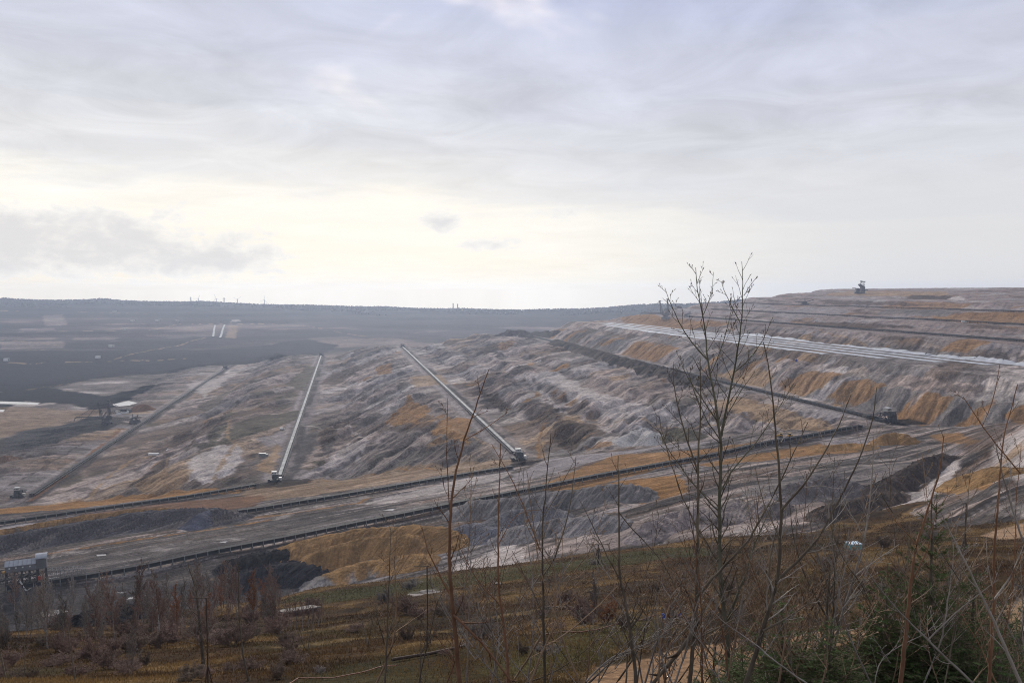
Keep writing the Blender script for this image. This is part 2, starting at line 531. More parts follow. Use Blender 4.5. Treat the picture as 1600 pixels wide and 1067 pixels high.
def plain(name, c, rough=0.7, metal=0.0, var=0.25, scale=1.5, spec=0.4, bump=0.0):
    m, nt, b = mat_new(name)
    tc = nt.nodes.new('ShaderNodeTexCoord')
    n = n_noise(nt, scale, 5, 0.6, tc.outputs['Object'])
    nt.links.new(n_scale(nt, tuple(c), n_range(nt, n, 0.3, 0.7, 1 - var, 1 + var)), b.inputs['Base Color'])
    b.inputs['Roughness'].default_value = rough; b.inputs['Metallic'].default_value = metal
    b.inputs['Specular IOR Level'].default_value = spec
    if bump:
        bp = nt.nodes.new('ShaderNodeBump'); bp.inputs['Strength'].default_value = bump
        nt.links.new(n, bp.inputs['Height']); nt.links.new(bp.outputs[0], b.inputs['Normal'])
    return m


# ------------------------------------------------------------------ soil colours
PINK = (.325, .262, .232); PALE = (.395, .350, .325); GREY = (.205, .185, .175); DGREY = (.105, .097, .096)
COAL = (.013, .013, .019); OCHRE = (.30, .172, .076); TAN = (.33, .225, .135); BROWN = (.13, .092, .070)
OLIVE = (.135, .115, .080); RUST = (.235, .125, .070); LAV = (.275, .247, .245); DBROWN = (.060, .046, .038)
WHITE = (.55, .54, .53)

# polygons on the land: (colour, soft edge in metres, strength, sight lines to the corners)
PATCH = [
 # far side, left
 (COAL, 22, 1, [(-300, 549), (0, 549), (120, 547), (260, 547), (400, 541), (480, 532), (530, 540), (450, 557), (350, 570), (260, 583), (140, 592), (110, 600), (60, 610), (0, 612), (-300, 615)]),
 (COAL, 14, 1, [(-100, 612), (0, 612), (60, 604), (110, 612), (165, 618), (240, 600), (246, 606), (205, 622), (170, 640), (150, 640), (110, 632), (40, 626), (0, 642), (-100, 645)]),
 (TAN, 20, .55, [(-80, 630), (0, 635), (150, 641), (170, 650), (60, 668), (0, 682), (-80, 690)]),
 (DGREY, 12, 1, [(-60, 695), (0, 688), (40, 672), (110, 660), (165, 652), (200, 660), (160, 672), (90, 690), (40, 702), (0, 708), (-60, 716)]),
 (PINK, 22, .5, [(0, 535), (100, 534), (100, 543), (0, 544)]), (PINK, 18, .4, [(115, 526), (180, 525), (185, 530), (115, 531)]), (PINK, 18, .35, [(0, 526), (85, 526), (85, 530), (0, 530)]),
 (PINK, 12, .4, [(66, 493), (98, 492), (104, 507), (70, 508)]), (PINK, 12, .4, [(32, 512), (85, 510), (86, 516), (32, 517)]),
 (TAN, 10, .65, [(352, 528), (358, 508), (372, 508), (368, 529)]), (PALE, 8, .6, [(362, 500), (372, 499), (376, 502), (360, 503)]),
 # strip between the first and second field conveyor
 (PALE, 6, .9, [(300, 715), (345, 695), (380, 700), (370, 735), (330, 755), (290, 745)]), (BROWN, 6, .8, [(200, 758), (260, 715), (262, 735), (215, 768)]),
 (TAN, 6, .8, [(395, 735), (425, 708), (432, 690), (440, 700), (425, 740)]), (OLIVE, 6, .85, [(370, 660), (470, 640), (468, 655), (360, 690), (330, 700)]),
 (OLIVE, 6, .8, [(445, 600), (480, 572), (495, 572), (475, 612)]), (OLIVE, 5, .7, [(425, 622), (455, 610), (465, 618), (430, 630)]), (OLIVE, 6, .7, [(320, 680), (352, 660), (358, 666), (330, 695)]),
 (LAV, 8, .8, [(400, 690), (440, 672), (445, 690), (420, 700)]), (BROWN, 6, .6, [(265, 690), (300, 665), (305, 672), (270, 705)]),
 (TAN, 5, .7, [(205, 765), (260, 742), (300, 735), (280, 760), (240, 770)]), (OLIVE, 5, .6, [(300, 640), (350, 612), (372, 606), (330, 640)]), (PALE, 10, .7, [(290, 600), (345, 590), (380, 575), (320, 620)]),
 # second to third
 (OCHRE, 4, 1, [(600, 658), (640, 624), (676, 640), (655, 662), (625, 670)]), (OCHRE, 4, 1, [(666, 675), (700, 650), (737, 655), (728, 692), (700, 685)]),
 (OCHRE, 5, .9, [(585, 578), (612, 568), (612, 583), (592, 588)]), (OCHRE, 4, .8, [(562, 592), (580, 588), (578, 596)]), (TAN, 8, .7, [(635, 590), (690, 585), (700, 600), (650, 605)]),
 (BROWN, 5, .8, [(500, 600), (520, 583), (560, 572), (555, 588), (525, 600)]), (BROWN, 5, .8, [(500, 675), (525, 668), (525, 690), (505, 700)]), (DGREY, 5, .8, [(470, 684), (495, 672), (490, 700), (462, 742), (455, 735)]),
 (DGREY, 5, .6, [(505, 692), (522, 686), (520, 700), (505, 706)]), (PALE, 5, .6, [(540, 690), (570, 680), (575, 700), (520, 735), (505, 725)]), (BROWN, 6, .6, [(580, 670), (680, 660), (690, 668), (600, 680)]),
 (PINK, 4, .9, [(655, 680), (672, 679), (676, 690), (657, 690)]), (DGREY, 4, .7, [(695, 690), (712, 692), (712, 712), (696, 712)]), (OCHRE, 5, .6, [(610, 552), (628, 548), (625, 552)]),
 # third to fourth
 (BROWN, 5, .9, [(752, 608), (800, 632), (790, 645), (748, 618)]), (OCHRE, 4, .9, [(795, 637), (830, 625), (838, 612), (848, 616), (822, 634)]), (OCHRE, 5, 1, [(855, 578), (888, 565), (888, 577), (860, 582)]),
 (TAN, 5, .8, [(950, 590), (985, 583), (985, 590), (960, 595)]), (PINK, 8, .7, [(905, 600), (935, 585), (1010, 610), (1000, 640), (960, 630)]), (PALE, 10, .8, [(800, 588), (850, 598), (960, 650), (1060, 660), (1050, 642), (930, 612), (860, 578)]),
 (BROWN, 6, .8, [(870, 660), (930, 660), (945, 680), (900, 705), (860, 690)]), (BROWN, 6, .6, [(810, 640), (860, 630), (880, 655), (850, 665)]), (TAN, 10, .8, [(1150, 620), (1230, 640), (1300, 660), (1290, 674), (1200, 664), (1100, 628)]),
 (OCHRE, 5, .7, [(915, 700), (960, 690), (955, 698), (925, 706)]), (WHITE, 5, .6, [(975, 690), (1000, 672), (1035, 690), (1010, 695)]), (BROWN, 7, .7, [(1010, 668), (1110, 662), (1100, 672), (1030, 690)]),
 (OCHRE, 5, .8, [(822, 567), (836, 564), (834, 572), (824, 573)]), (OCHRE, 5, .7, [(770, 545), (800, 532), (806, 536), (790, 548)]), (DGREY, 5, .7, [(770, 552), (800, 556), (780, 562)]), (BROWN, 5, .7, [(740, 548), (775, 534), (780, 545), (760, 556)]),
 # slope above the fourth
 (OCHRE, 4, .8, [(1215, 606), (1270, 578), (1318, 585), (1285, 610), (1250, 618)]), (OCHRE, 4, .8, [(1290, 625), (1350, 592), (1388, 600), (1340, 635)]), (OCHRE, 4, .8, [(1395, 652), (1450, 615), (1492, 618), (1440, 665)]),
 (OCHRE, 4, .9, [(1490, 660), (1520, 632), (1555, 628), (1530, 660)]), (OCHRE, 4, .9, [(1570, 640), (1610, 630), (1610, 660), (1580, 655)]), (TAN, 5, .9, [(1120, 585), (1190, 572), (1212, 590), (1190, 605), (1150, 598)]),
 (OCHRE, 5, .9, [(1000, 558), (1045, 540), (1062, 545), (1022, 566)]), (OCHRE, 5, .9, [(935, 537), (970, 527), (976, 530), (942, 542)]), (OCHRE, 5, .9, [(980, 550), (1015, 535), (1020, 539), (990, 555)]),
 (LAV, 5, .9, [(1270, 622), (1330, 592), (1345, 592), (1285, 626)]), (GREY, 5, .9, [(1335, 640), (1400, 602), (1440, 612), (1390, 650)]), (DGREY, 5, .6, [(1445, 665), (1500, 625), (1512, 628), (1475, 668)]),
 # upper benches
 (OCHRE, 9, .9, [(970, 500), (985, 492), (1030, 494), (1080, 500), (1150, 505), (1100, 512), (1000, 512)]), (TAN, 10, .8, [(1290, 462), (1320, 455), (1480, 456), (1480, 463)]),
 (OCHRE, 8, .8, [(1440, 498), (1500, 490), (1640, 486), (1640, 503), (1500, 504)]), (OCHRE, 8, .7, [(1370, 480), (1420, 471), (1520, 475), (1500, 482), (1400, 486)]), (OCHRE, 7, .8, [(1460, 548), (1520, 530), (1560, 535), (1510, 552)]),
 (BROWN, 8, .9, [(1425, 461), (1490, 462), (1485, 468), (1415, 467)]), (PALE, 6, .9, [(1478, 468), (1500, 463), (1522, 470)]), (BROWN, 8, .8, [(1235, 500), (1400, 508), (1440, 512), (1300, 510)]), (BROWN, 8, .7, [(1270, 468), (1400, 472), (1470, 478), (1300, 476)]),
 (GREY, 7, .8, [(1370, 490), (1400, 482), (1500, 486), (1480, 495)]), (LAV, 8, .7, [(1200, 492), (1300, 480), (1330, 486), (1250, 500)]),
 # the working floor
 (OCHRE, 3, 1, [(-60, 802), (0, 795), (100, 783), (240, 768), (380, 763), (375, 770), (240, 780), (120, 794), (0, 803), (-60, 810)]),
 (TAN, 5, .6, [(380, 763), (500, 747), (800, 718), (800, 726), (480, 775), (380, 785)]), (LAV, 5, .9, [(0, 820), (80, 815), (130, 812), (60, 829), (0, 833)]),
 (RUST, 5, .7, [(130, 805), (290, 782), (420, 772), (400, 790), (300, 804), (180, 813)]), (PALE, 4, .7, [(560, 786), (640, 769), (740, 743), (800, 736), (790, 746), (680, 771), (600, 787)]),
 (DGREY, 8, .95, [(-200, 990), (-200, 905), (60, 905), (120, 917), (300, 905), (400, 880), (450, 890), (440, 935), (200, 968), (0, 988)]), (GREY, 8, .4, [(60, 880), (250, 846), (500, 802), (760, 772), (600, 812), (300, 868), (100, 900)]),
 (DGREY, 5, .5, [(400, 815), (520, 800), (640, 785), (560, 805), (430, 830)]), (LAV, 4, .9, [(800, 742), (860, 716), (1000, 702), (1080, 692), (960, 714), (870, 739), (800, 754)]),
 (OCHRE, 4, .9, [(830, 765), (870, 745), (960, 713), (1100, 701), (1200, 690), (1130, 710), (1040, 730), (900, 768)]), (OCHRE, 3, 1, [(820, 783), (900, 766), (980, 749), (1060, 743), (1075, 765), (1050, 775), (1000, 790), (985, 776), (900, 777), (830, 784)]),
 (OCHRE, 4, .9, [(1080, 727), (1200, 706), (1290, 691), (1360, 700), (1340, 706), (1240, 715), (1110, 729)]), (LAV, 4, .8, [(1280, 690), (1400, 680), (1420, 684), (1350, 695), (1290, 695)]),
 (OCHRE, 4, .85, [(1455, 680), (1500, 675), (1530, 690), (1510, 697), (1465, 690)]), (OCHRE, 5, .9, [(1470, 752), (1540, 745), (1560, 755), (1540, 770), (1480, 768)]), (PALE, 4, .9, [(1400, 792), (1440, 765), (1470, 740), (1480, 720), (1500, 725), (1490, 750), (1460, 775), (1420, 800)]),
 (PINK, 10, .7, [(800, 870), (950, 832), (1100, 792), (1300, 762), (1280, 822), (1100, 839), (900, 864)]), (PALE, 6, .8, [(650, 905), (800, 882), (830, 870), (800, 850), (700, 886)]), (GREY, 6, .7, [(1200, 745), (1460, 715), (1380, 750), (1250, 775), (1150, 780)]),
 (PALE, 6, .8, [(1540, 700), (1620, 660), (1620, 750), (1560, 760), (1550, 730)]), (BROWN, 5, .5, [(1490, 690), (1590, 640), (1610, 650), (1540, 720)]), (TAN, 4, .7, [(1540, 740), (1580, 700), (1600, 690), (1600, 705)]),
 (COAL, 5, .8, [(1375, 655), (1420, 652), (1450, 660), (1420, 665), (1390, 664)]), (COAL, 4, .7, [(395, 757), (430, 750), (490, 748), (480, 756), (400, 764)]), (COAL, 4, .7, [(795, 724), (850, 717), (830, 727), (800, 730)]),
]
# lines on the land: (colour, half width in metres, strength, sight lines)
LINES = [
 (TAN, 8, .85, [(0, 519), (110, 518), (200, 518)]), (TAN, 8, .7, [(0, 485), (130, 486), (260, 492)]), (TAN, 8, .9, [(235, 517), (262, 509), (285, 506)]), (TAN, 8, .8, [(175, 563), (240, 546), (320, 528)]), (TAN, 8, .9, [(0, 548), (100, 547), (220, 546)]),
 (TAN, 8, .8, [(300, 506), (420, 504), (520, 515), (575, 527)]), (TAN, 8, .8, [(0, 567), (40, 568), (160, 565), (290, 560)]), (TAN, 9, .4, [(40, 610), (150, 592), (250, 582), (320, 578)]),
 (RUST, 5, .9, [(48, 782), (120, 728), (190, 670)]), (DBROWN, 3, .6, [(0, 768), (55, 738), (100, 710), (130, 692)]), (TAN, 4, .8, [(135, 778), (170, 745), (205, 720), (240, 712)]), (BROWN, 4, .6, [(68, 735), (75, 722), (62, 712), (35, 710)]), (TAN, 3, .8, [(258, 770), (257, 735), (263, 715)]),
 (TAN, 4, .7, [(335, 745), (345, 725), (365, 700), (368, 690), (355, 680), (358, 655)]), (BROWN, 4, .7, [(290, 705), (330, 672), (362, 640), (372, 628)]),
 (PALE, 4, .6, [(475, 665), (520, 668), (560, 675), (575, 692), (560, 720)]), (TAN, 4, .7, [(690, 665), (740, 683), (775, 700)]), (OCHRE, 4, .9, [(843, 715), (841, 690), (850, 668), (886, 654)]), (TAN, 3, .9, [(850, 715), (848, 690), (857, 670), (888, 658)]),
 (TAN, 4, .7, [(886, 654), (990, 660), (1060, 668), (1200, 655), (1300, 672)]), (OCHRE, 5, .8, [(895, 690), (925, 678), (935, 672)]), (PALE, 5, .7, [(820, 590), (860, 625), (890, 652)]), (PINK, 6, .7, [(745, 640), (800, 690), (830, 712)]),
 (OCHRE, 3, .9, [(470, 754), (560, 743), (690, 731)]), (OCHRE, 3.5, .9, [(0, 843), (60, 833), (110, 829), (200, 813), (270, 807)]), (OCHRE, 4, .9, [(62, 826), (105, 813), (135, 806)]), (DBROWN, 2.5, .8, [(75, 829), (120, 818), (180, 812)]),
 (OCHRE, 2.5, .9, [(70, 866), (180, 849), (250, 839), (340, 826), (420, 812)]), (OCHRE, 3, .9, [(400, 809), (470, 800), (560, 785), (575, 779)]), (TAN, 2.5, .5, [(330, 905), (450, 872), (620, 835), (800, 795)]),
 (DGREY, 1.5, .8, [(430, 830), (560, 803), (760, 770)]), (DGREY, 1.5, .8, [(300, 850), (450, 822), (600, 798)]), (PALE, 1.2, .5, [(450, 816), (600, 790), (780, 765)]), (DGREY, 3, .7, [(820, 800), (900, 790), (1000, 792)]),
 (DBROWN, 6, .85, [(1385, 768), (1420, 748), (1470, 718)]), (DBROWN, 7, .8, [(1295, 815), (1340, 800), (1385, 788)]), (DBROWN, 4, .7, [(1385, 705), (1440, 690), (1480, 692)]), (DGREY, 3, .7, [(1150, 790), (1250, 770), (1380, 742)]),
 (DGREY, 4, .6, [(900, 815), (950, 808), (985, 800)]), (BROWN, 4, .6, [(1010, 830), (1100, 800), (1180, 790)]), (RUST, 4, .5, [(0, 852), (60, 840), (100, 834)]), (BROWN, 3, .7, [(1240, 690), (1290, 675), (1290, 655)]),
 (GREY, 4, .8, [(1450, 668), (1520, 662), (1560, 665)]), (TAN, 4, .7, [(1280, 516), (1340, 532), (1362, 545)]),
 (TAN, 8, .7, [(0, 530), (90, 540)]),
]
HILL_PATCH = [
 ((.27, .165, .095), 1.2, .95, [(900, 1075), (950, 1044), (1010, 1026), (1090, 1008), (1200, 992), (1320, 980), (1420, 968), (1420, 982), (1330, 1004), (1200, 1030), (1120, 1075)]),
 ((.33, .215, .135), 2, .9, [(1530, 835), (1600, 812), (1660, 806), (1660, 830), (1560, 842)]), ((.30, .20, .12), 1.5, .8, [(1550, 950), (1620, 935), (1620, 985), (1560, 990)]),
 ((.34, .30, .28), 1.5, .9, [(640, 925), (680, 918), (690, 925), (650, 932)]),
 ((.052, .050, .022), 5, .8, [(450, 935), (700, 900), (1000, 862), (1100, 850), (1100, 866), (800, 905), (520, 945)]),
 ((.062, .040, .026), 8, .6, [(850, 935), (1100, 880), (1250, 860), (1300, 880), (1100, 940), (900, 960)]),
 ((.075, .068, .028), 6, .7, [(900, 990), (1000, 960), (1050, 985), (950, 1015), (800, 1060), (760, 1040)]),
 ((.05, .046, .022), 6, .7, [(400, 1075), (520, 1030), (700, 1040), (760, 1075)]),
]
HILL_LINES = [((.24, .16, .075), 1.5, .7, [(0, 1062), (120, 1052), (250, 1048), (330, 1050), (430, 1038)]), ((.22, .15, .07), 3, .6, [(430, 1010), (540, 1000), (660, 985), (800, 970)]),
              ((.24, .165, .08), 3, .6, [(700, 975), (800, 960), (900, 940)]), ((.20, .14, .07), 3, .6, [(380, 1000), (480, 985), (560, 975)]), ((.20, .12, .05), 5, .6, [(1340, 835), (1440, 790), (1500, 770)]),
              ((.17, .115, .05), 4, .6, [(1340, 880), (1480, 858), (1600, 850)]), ((.03, .024, .02), 2, .7, [(1040, 955), (1060, 945), (1030, 940)])]


_PW = {}


def poly_world(uv):
    k = tuple(uv)
    if k not in _PW:
        _PW[k] = np.array([ground(u, v)[:2] for u, v in uv])
    return _PW[k]


def paint(C, x, y, items, closed, mask=None):
    for c, w, k, uv in items:
        P = poly_world(uv)
        m = 3 * w + 12
        sel = (x > P[:, 0].min() - m) & (x < P[:, 0].max() + m) & (y > P[:, 1].min() - m) & (y < P[:, 1].max() + m)
        if mask is not None:
            sel &= mask
        i = np.nonzero(sel)[0]
        if len(i) == 0:
            continue
        xs, ys = x[i], y[i]
        d = seg_dist(xs, ys, P, closed)
        sc = max(w, 2.0)
        d = d + sc * 1.5 * fbm(xs / (sc * 4), ys / (sc * 4), 4, 0.65, seed=w)
        w = w * .35
        a = k * (1 - sstep(d, -w if closed else 0.5 * w, w * (1 if closed else 1.7)))
        C[i] += (np.array(c) - C[i]) * a[:, None]


def mixc(C, c, a):
    C += (np.array(c) - C) * np.clip(a, 0, 1)[:, None]


def soil_colours(X, Y, Z, hill):
    s = X + LEAN * Y
    C = np.zeros((len(X), 3)); C[:] = PINK
    tf = t_front(s); te = t_end(s)
    bench = (~hill) & (Y > tf) & (Y < te + 250)
    # tipped strips: loads of different soil dumped one after the other
    i = np.nonzero(bench | ((~hill) & (Y > tf - 60) & (Y < te + 420)))[0]
    si, ti = s[i], Y[i]
    ph = lobe_phase(si, ti)
    lob = np.floor(ph / 86.0 + 0.12 * fbm(si * 0.03, ti * 0.03, 3, seed=40)); sub = np.floor(ph / 27.0 + 0.15 * fbm(si * 0.04, ti * 0.04, 3, seed=39))
    strip = np.searchsorted(np.array([-281, -58, 20, 147, 240, 330, 461, 560, 720, 860, 1000, 1140, 1330, 1600]), si + 14 * fbm(si * .01, ti * .015, 3, seed=38))
    def hsh(q, m):
        v = np.sin(q * 12.9898 + strip * 78.233 + m * 37.719) * 43758.5453
        return v - np.floor(v)
    pal = np.array([PINK, PALE, PINK, LAV, (.25, .20, .175), PALE, GREY, (.29, .23, .19), LAV, (.20, .16, .145), (.36, .31, .285), (.19, .14, .11), TAN, PINK, BROWN, GREY, (.25, .18, .13), (.15, .13, .11)])
    c1 = pal[(hsh(lob, 1) * len(pal)).astype(int)]; c2 = pal[(hsh(sub, 2) * len(pal)).astype(int)]
    mxx = np.where(hsh(sub, 3) > 0.45, 0.25, 0.75)[:, None]
    c = c1 * (1 - mxx) + c2 * mxx
    st = fbm(ph * 0.30, si * 0.018, 4, 0.65, seed=41); c = c * (1 + 0.55 * st)[:, None]
    a = fbm(si * 0.010, ph * 0.018, 4, 0.6, seed=42); mixc(c, PINK, sstep(a, 0.05, 0.3) * .4); mixc(c, GREY, sstep(-a, 0.10, 0.3) * .5)
    a = fbm(si * 0.011, ph * 0.024, 4, 0.55, seed=45); mixc(c, OCHRE, sstep(a, 0.36, 0.44) * .8)
    a = fbm(si * 0.013, ph * 0.026, 4, 0.55, seed=46); mixc(c, DBROWN, sstep(a, 0.31, 0.40) * .6)
    a = fbm(si * 0.016, ti * 0.016, 4, 0.55, seed=44); mixc(c, OLIVE, sstep(a, 0.26, 0.36) * .75 * (1 - sstep(si, -20, 60)))
    # hollows between ribs take a darker tone with its own edges
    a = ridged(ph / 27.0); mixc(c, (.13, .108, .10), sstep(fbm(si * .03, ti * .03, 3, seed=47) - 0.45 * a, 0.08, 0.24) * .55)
    # slope above the fourth conveyor: clear stripes
    k = sstep(si, 478, 492) * (1 - sstep(si, 528, 545))
    a = fbm(si * 0.002 + 5, ph * 0.017, 3, 0.5, seed=48); mixc(c, OCHRE, k * sstep(a, 0.20, 0.27) * .9); mixc(c, GREY, k * sstep(-a, 0.05, 0.2) * .9)
    # left: dull floor of the deep cut
    k = 1 - sstep(si, -420, -300)
    lowc = np.zeros_like(c); lowc[:] = (.21, .175, .155)
    a = fbm(si * 0.006, ti * 0.012, 4, 0.6, seed=49); mixc(lowc, PALE, sstep(a, 0.08, 0.3) * .8); mixc(lowc, (.12, .10, .095), sstep(-a, 0.05, 0.3) * .8)
    c += (lowc - c) * k[:, None]
    # upper benches: browner, longer bands
    k = sstep(si, 700, 760)
    up = np.zeros_like(c); up[:] = (.27, .215, .195)
    a = fbm(si * 0.02, ti * 0.003, 4, 0.6, seed=50); mixc(up, LAV, sstep(a, 0.02, 0.25)); mixc(up, BROWN, sstep(-a, 0.12, 0.3) * .8)
    a = fbm(si * 0.02, ti * 0.004, 4, 0.6, seed=51); mixc(up, OCHRE, sstep(a, 0.22, 0.36) * .7); mixc(up, PALE, sstep(-a, 0.2, 0.35) * .7)
    c += (up - c) * (k * .9)[:, None]
    # beds of the field conveyors
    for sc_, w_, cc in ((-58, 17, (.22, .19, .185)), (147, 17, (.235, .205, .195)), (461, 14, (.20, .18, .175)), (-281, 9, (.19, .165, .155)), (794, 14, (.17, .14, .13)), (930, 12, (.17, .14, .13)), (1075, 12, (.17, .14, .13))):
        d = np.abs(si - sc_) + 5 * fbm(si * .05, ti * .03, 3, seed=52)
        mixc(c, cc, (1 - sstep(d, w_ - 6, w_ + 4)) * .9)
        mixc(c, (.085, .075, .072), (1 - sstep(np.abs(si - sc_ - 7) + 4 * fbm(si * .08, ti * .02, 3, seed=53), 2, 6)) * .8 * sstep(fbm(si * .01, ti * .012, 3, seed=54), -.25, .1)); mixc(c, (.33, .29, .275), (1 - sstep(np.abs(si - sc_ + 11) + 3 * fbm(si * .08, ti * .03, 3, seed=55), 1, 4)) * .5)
    C[i] = c
    # working floor: streaks along the conveyors
    i = np.nonzero((~hill) & (Y < tf + 40))[0]
    xi, yi = X[i], Y[i]
    a_ = xi * CX[0] + yi * CX[1]; b_ = -xi * CX[1] + yi * CX[0]
    c = np.zeros((len(i), 3)); c[:] = (.150, .128, .117)
    a = fbm(a_ * 0.004, b_ * 0.05, 5, 0.6, seed=61); mixc(c, PINK, sstep(a + .25 * sstep(xi, -60, 120) - .12, 0.05, 0.30) * .9); mixc(c, (.125, .112, .108), sstep(-a, 0.03, 0.28) * .9)
    a = fbm(a_ * 0.006, b_ * 0.07, 5, 0.6, seed=62); mixc(c, (.20, .14, .105), sstep(a, 0.12, 0.32) * .8); mixc(c, LAV, sstep(-a, 0.15, 0.35) * .8)
    a = fbm(a_ * 0.006, b_ * 0.22, 4, 0.65, seed=63); mixc(c, (.07, .062, .060), sstep(a, 0.10, 0.28) * .75); mixc(c, PALE, sstep(-a, 0.22, 0.38) * .6)
    w = sstep(yi, tf[i] - 20, tf[i] + 30)
    C[i] = C[i] * w[:, None] + c * (1 - w)[:, None]
    # far side
    i = np.nonzero((~hill) & (Y > te - 50))[0]
    xi, yi, zi = X[i], Y[i], Z[i]
    c = np.zeros((len(i), 3)); c[:] = (.082, .062, .056)
    a = fbm(xi * 0.0011, zi * 0.045 + yi * 0.0004, 4, 0.55, seed=71); mixc(c, (.20, .15, .13), sstep(a, 0.08, 0.24)); mixc(c, (.032, .027, .027), sstep(-a, 0.05, 0.22))
    a = fbm(xi * 0.003, zi * 0.05 + yi * 0.001, 4, 0.6, seed=72); mixc(c, (.24, .19, .17), sstep(a, 0.27, 0.4) * .4 * (1 - sstep(yi, 3200, 4200)))
    rim = sstep(yi + 500 * fbm(xi * .0015, yi * .002, 4, .6, seed=73), 3350, 3900); mixc(c, (.036, .032, .027), rim * .92)
    w = sstep(yi, te[i] + 150, te[i] + 420)
    C[i] = C[i] * (1 - w)[:, None] + c * w[:, None]
    # scattered spills and damp spots on the working floor
    i = np.nonzero((~hill) & (Y < tf))[0]; q = fbm(X[i] * .035, Y[i] * .05, 4, .65, seed=64); cq = C[i]; mixc(cq, (.085, .075, .07), sstep(q, .18, .32) * .6); mixc(cq, (.36, .32, .295), sstep(-q, .2, .34) * .5); C[i] = cq
    paint(C, X, Y, PATCH, True, ~hill)
    paint(C, X, Y, LINES, False, ~hill)
    k = ~hill; lum = C[k].mean(1, keepdims=True); C[k] = lum * (C[k] / lum) ** 1.14 * (lum / .235) ** .6          # contrast curve over the soil colours: deeper darks, stronger hues
    # hillside
    i = np.nonzero(hill)[0]
    xi, yi = X[i], Y[i]
    c = np.zeros((len(i), 3)); c[:] = (.066, .040, .021)
    a = fbm(xi * 0.03, yi * 0.03, 5, 0.6, seed=81); mixc(c, (.17, .105, .045), sstep(a, 0.04, 0.24)); mixc(c, (.036, .023, .014), sstep(-a, 0.02, 0.25))
    a = fbm(xi * 0.022, yi * 0.024, 5, 0.6, seed=82); mixc(c, (.050, .040, .017), sstep(a, 0.10, 0.30) * .75)
    a = fbm(xi * 0.08, yi * 0.08, 4, 0.6, seed=83); mixc(c, (.165, .108, .050), sstep(a, 0.18, 0.4) * .6); mixc(c, (.060, .032, .019), sstep(-a, 0.15, 0.4) * .7)
    C[i] = c * .84  # foreground shade put into the colour: whole hillside darkened
    paint(C, X, Y, HILL_PATCH, True, hill)
    paint(C, X, Y, HILL_LINES, False, hill)
    return C


def grid_mesh(name, V, faces, colours, mat, kind='structure', smooth=True, flow=None):
    me = bpy.data.meshes.new(name)
    used, inv = np.unique(faces.ravel(), return_inverse=True)
    v = V[used].astype(np.float32); f = inv.astype(np.int32)
    nf = len(faces)
    me.vertices.add(len(v)); me.vertices.foreach_set('co', v.ravel())
    me.loops.add(nf * 4); me.loops.foreach_set('vertex_index', f)
    me.polygons.add(nf)
    me.polygons.foreach_set('loop_start', np.arange(0, nf * 4, 4, dtype=np.int32))
    me.polygons.foreach_set('use_smooth', np.full(nf, smooth))
    me.update(calc_edges=True)
    ca = me.color_attributes.new('soil', 'FLOAT_COLOR', 'POINT')
    cc = np.ones((len(v), 4), np.float32); cc[:, :3] = colours[used]
    ca.data.foreach_set('color', cc.ravel())
    fa = me.attributes.new('flow', 'FLOAT_VECTOR', 'POINT'); fa.data.foreach_set('vector', flow[used].astype(np.float32).ravel())
    me.materials.append(mat)
    o = bpy.data.objects.new(name, me); col.objects.link(o)
    if kind:
        o['kind'] = kind
    return o


M_FLOOR = soil_material('soil_floor', 0.50, 0.9, 0.9, 0.50, 1.4)
M_BENCH = soil_material('soil_bench', 0.34, 0.42, 1.0, 0.42, 2.4)
M_FAR = soil_material('soil_far', 0.05, 0.08, 0.7, 0.40, 6.0)
M_HILL = soil_material('soil_hill', 0.9, 2.2, 0.8, 0.35, 0.5)


def flow_map(X, Y, Z, hill):
    s = X + LEAN * Y; G = np.zeros((len(X), 3))
    tf, te = t_front(s), t_end(s)
    fl = Y < tf
    G[:, 0] = np.where(fl, -X * CX[1] + Y * CX[0], 0); G[:, 1] = np.where(fl, (X * CX[0] + Y * CX[1]) * .11, 0)
    b = (~fl) & (Y < te + 210)
    i = np.nonzero(b)[0]; G[i, 0] = lobe_phase(s[i], Y[i]); G[i, 1] = (s[i] * .5 + Y[i] * .3) * .30
    up = b & (s > 700); G[up, 0] = s[up] + .3 * Y[up]; G[up, 1] = Y[up] * .15
    r = (~fl) & (~b); G[r, 0] = Z[r] * 3 + Y[r] * .05; G[r, 1] = X[r] * .15
    G[hill, 0] = X[hill]; G[hill, 1] = Y[hill]
    return G


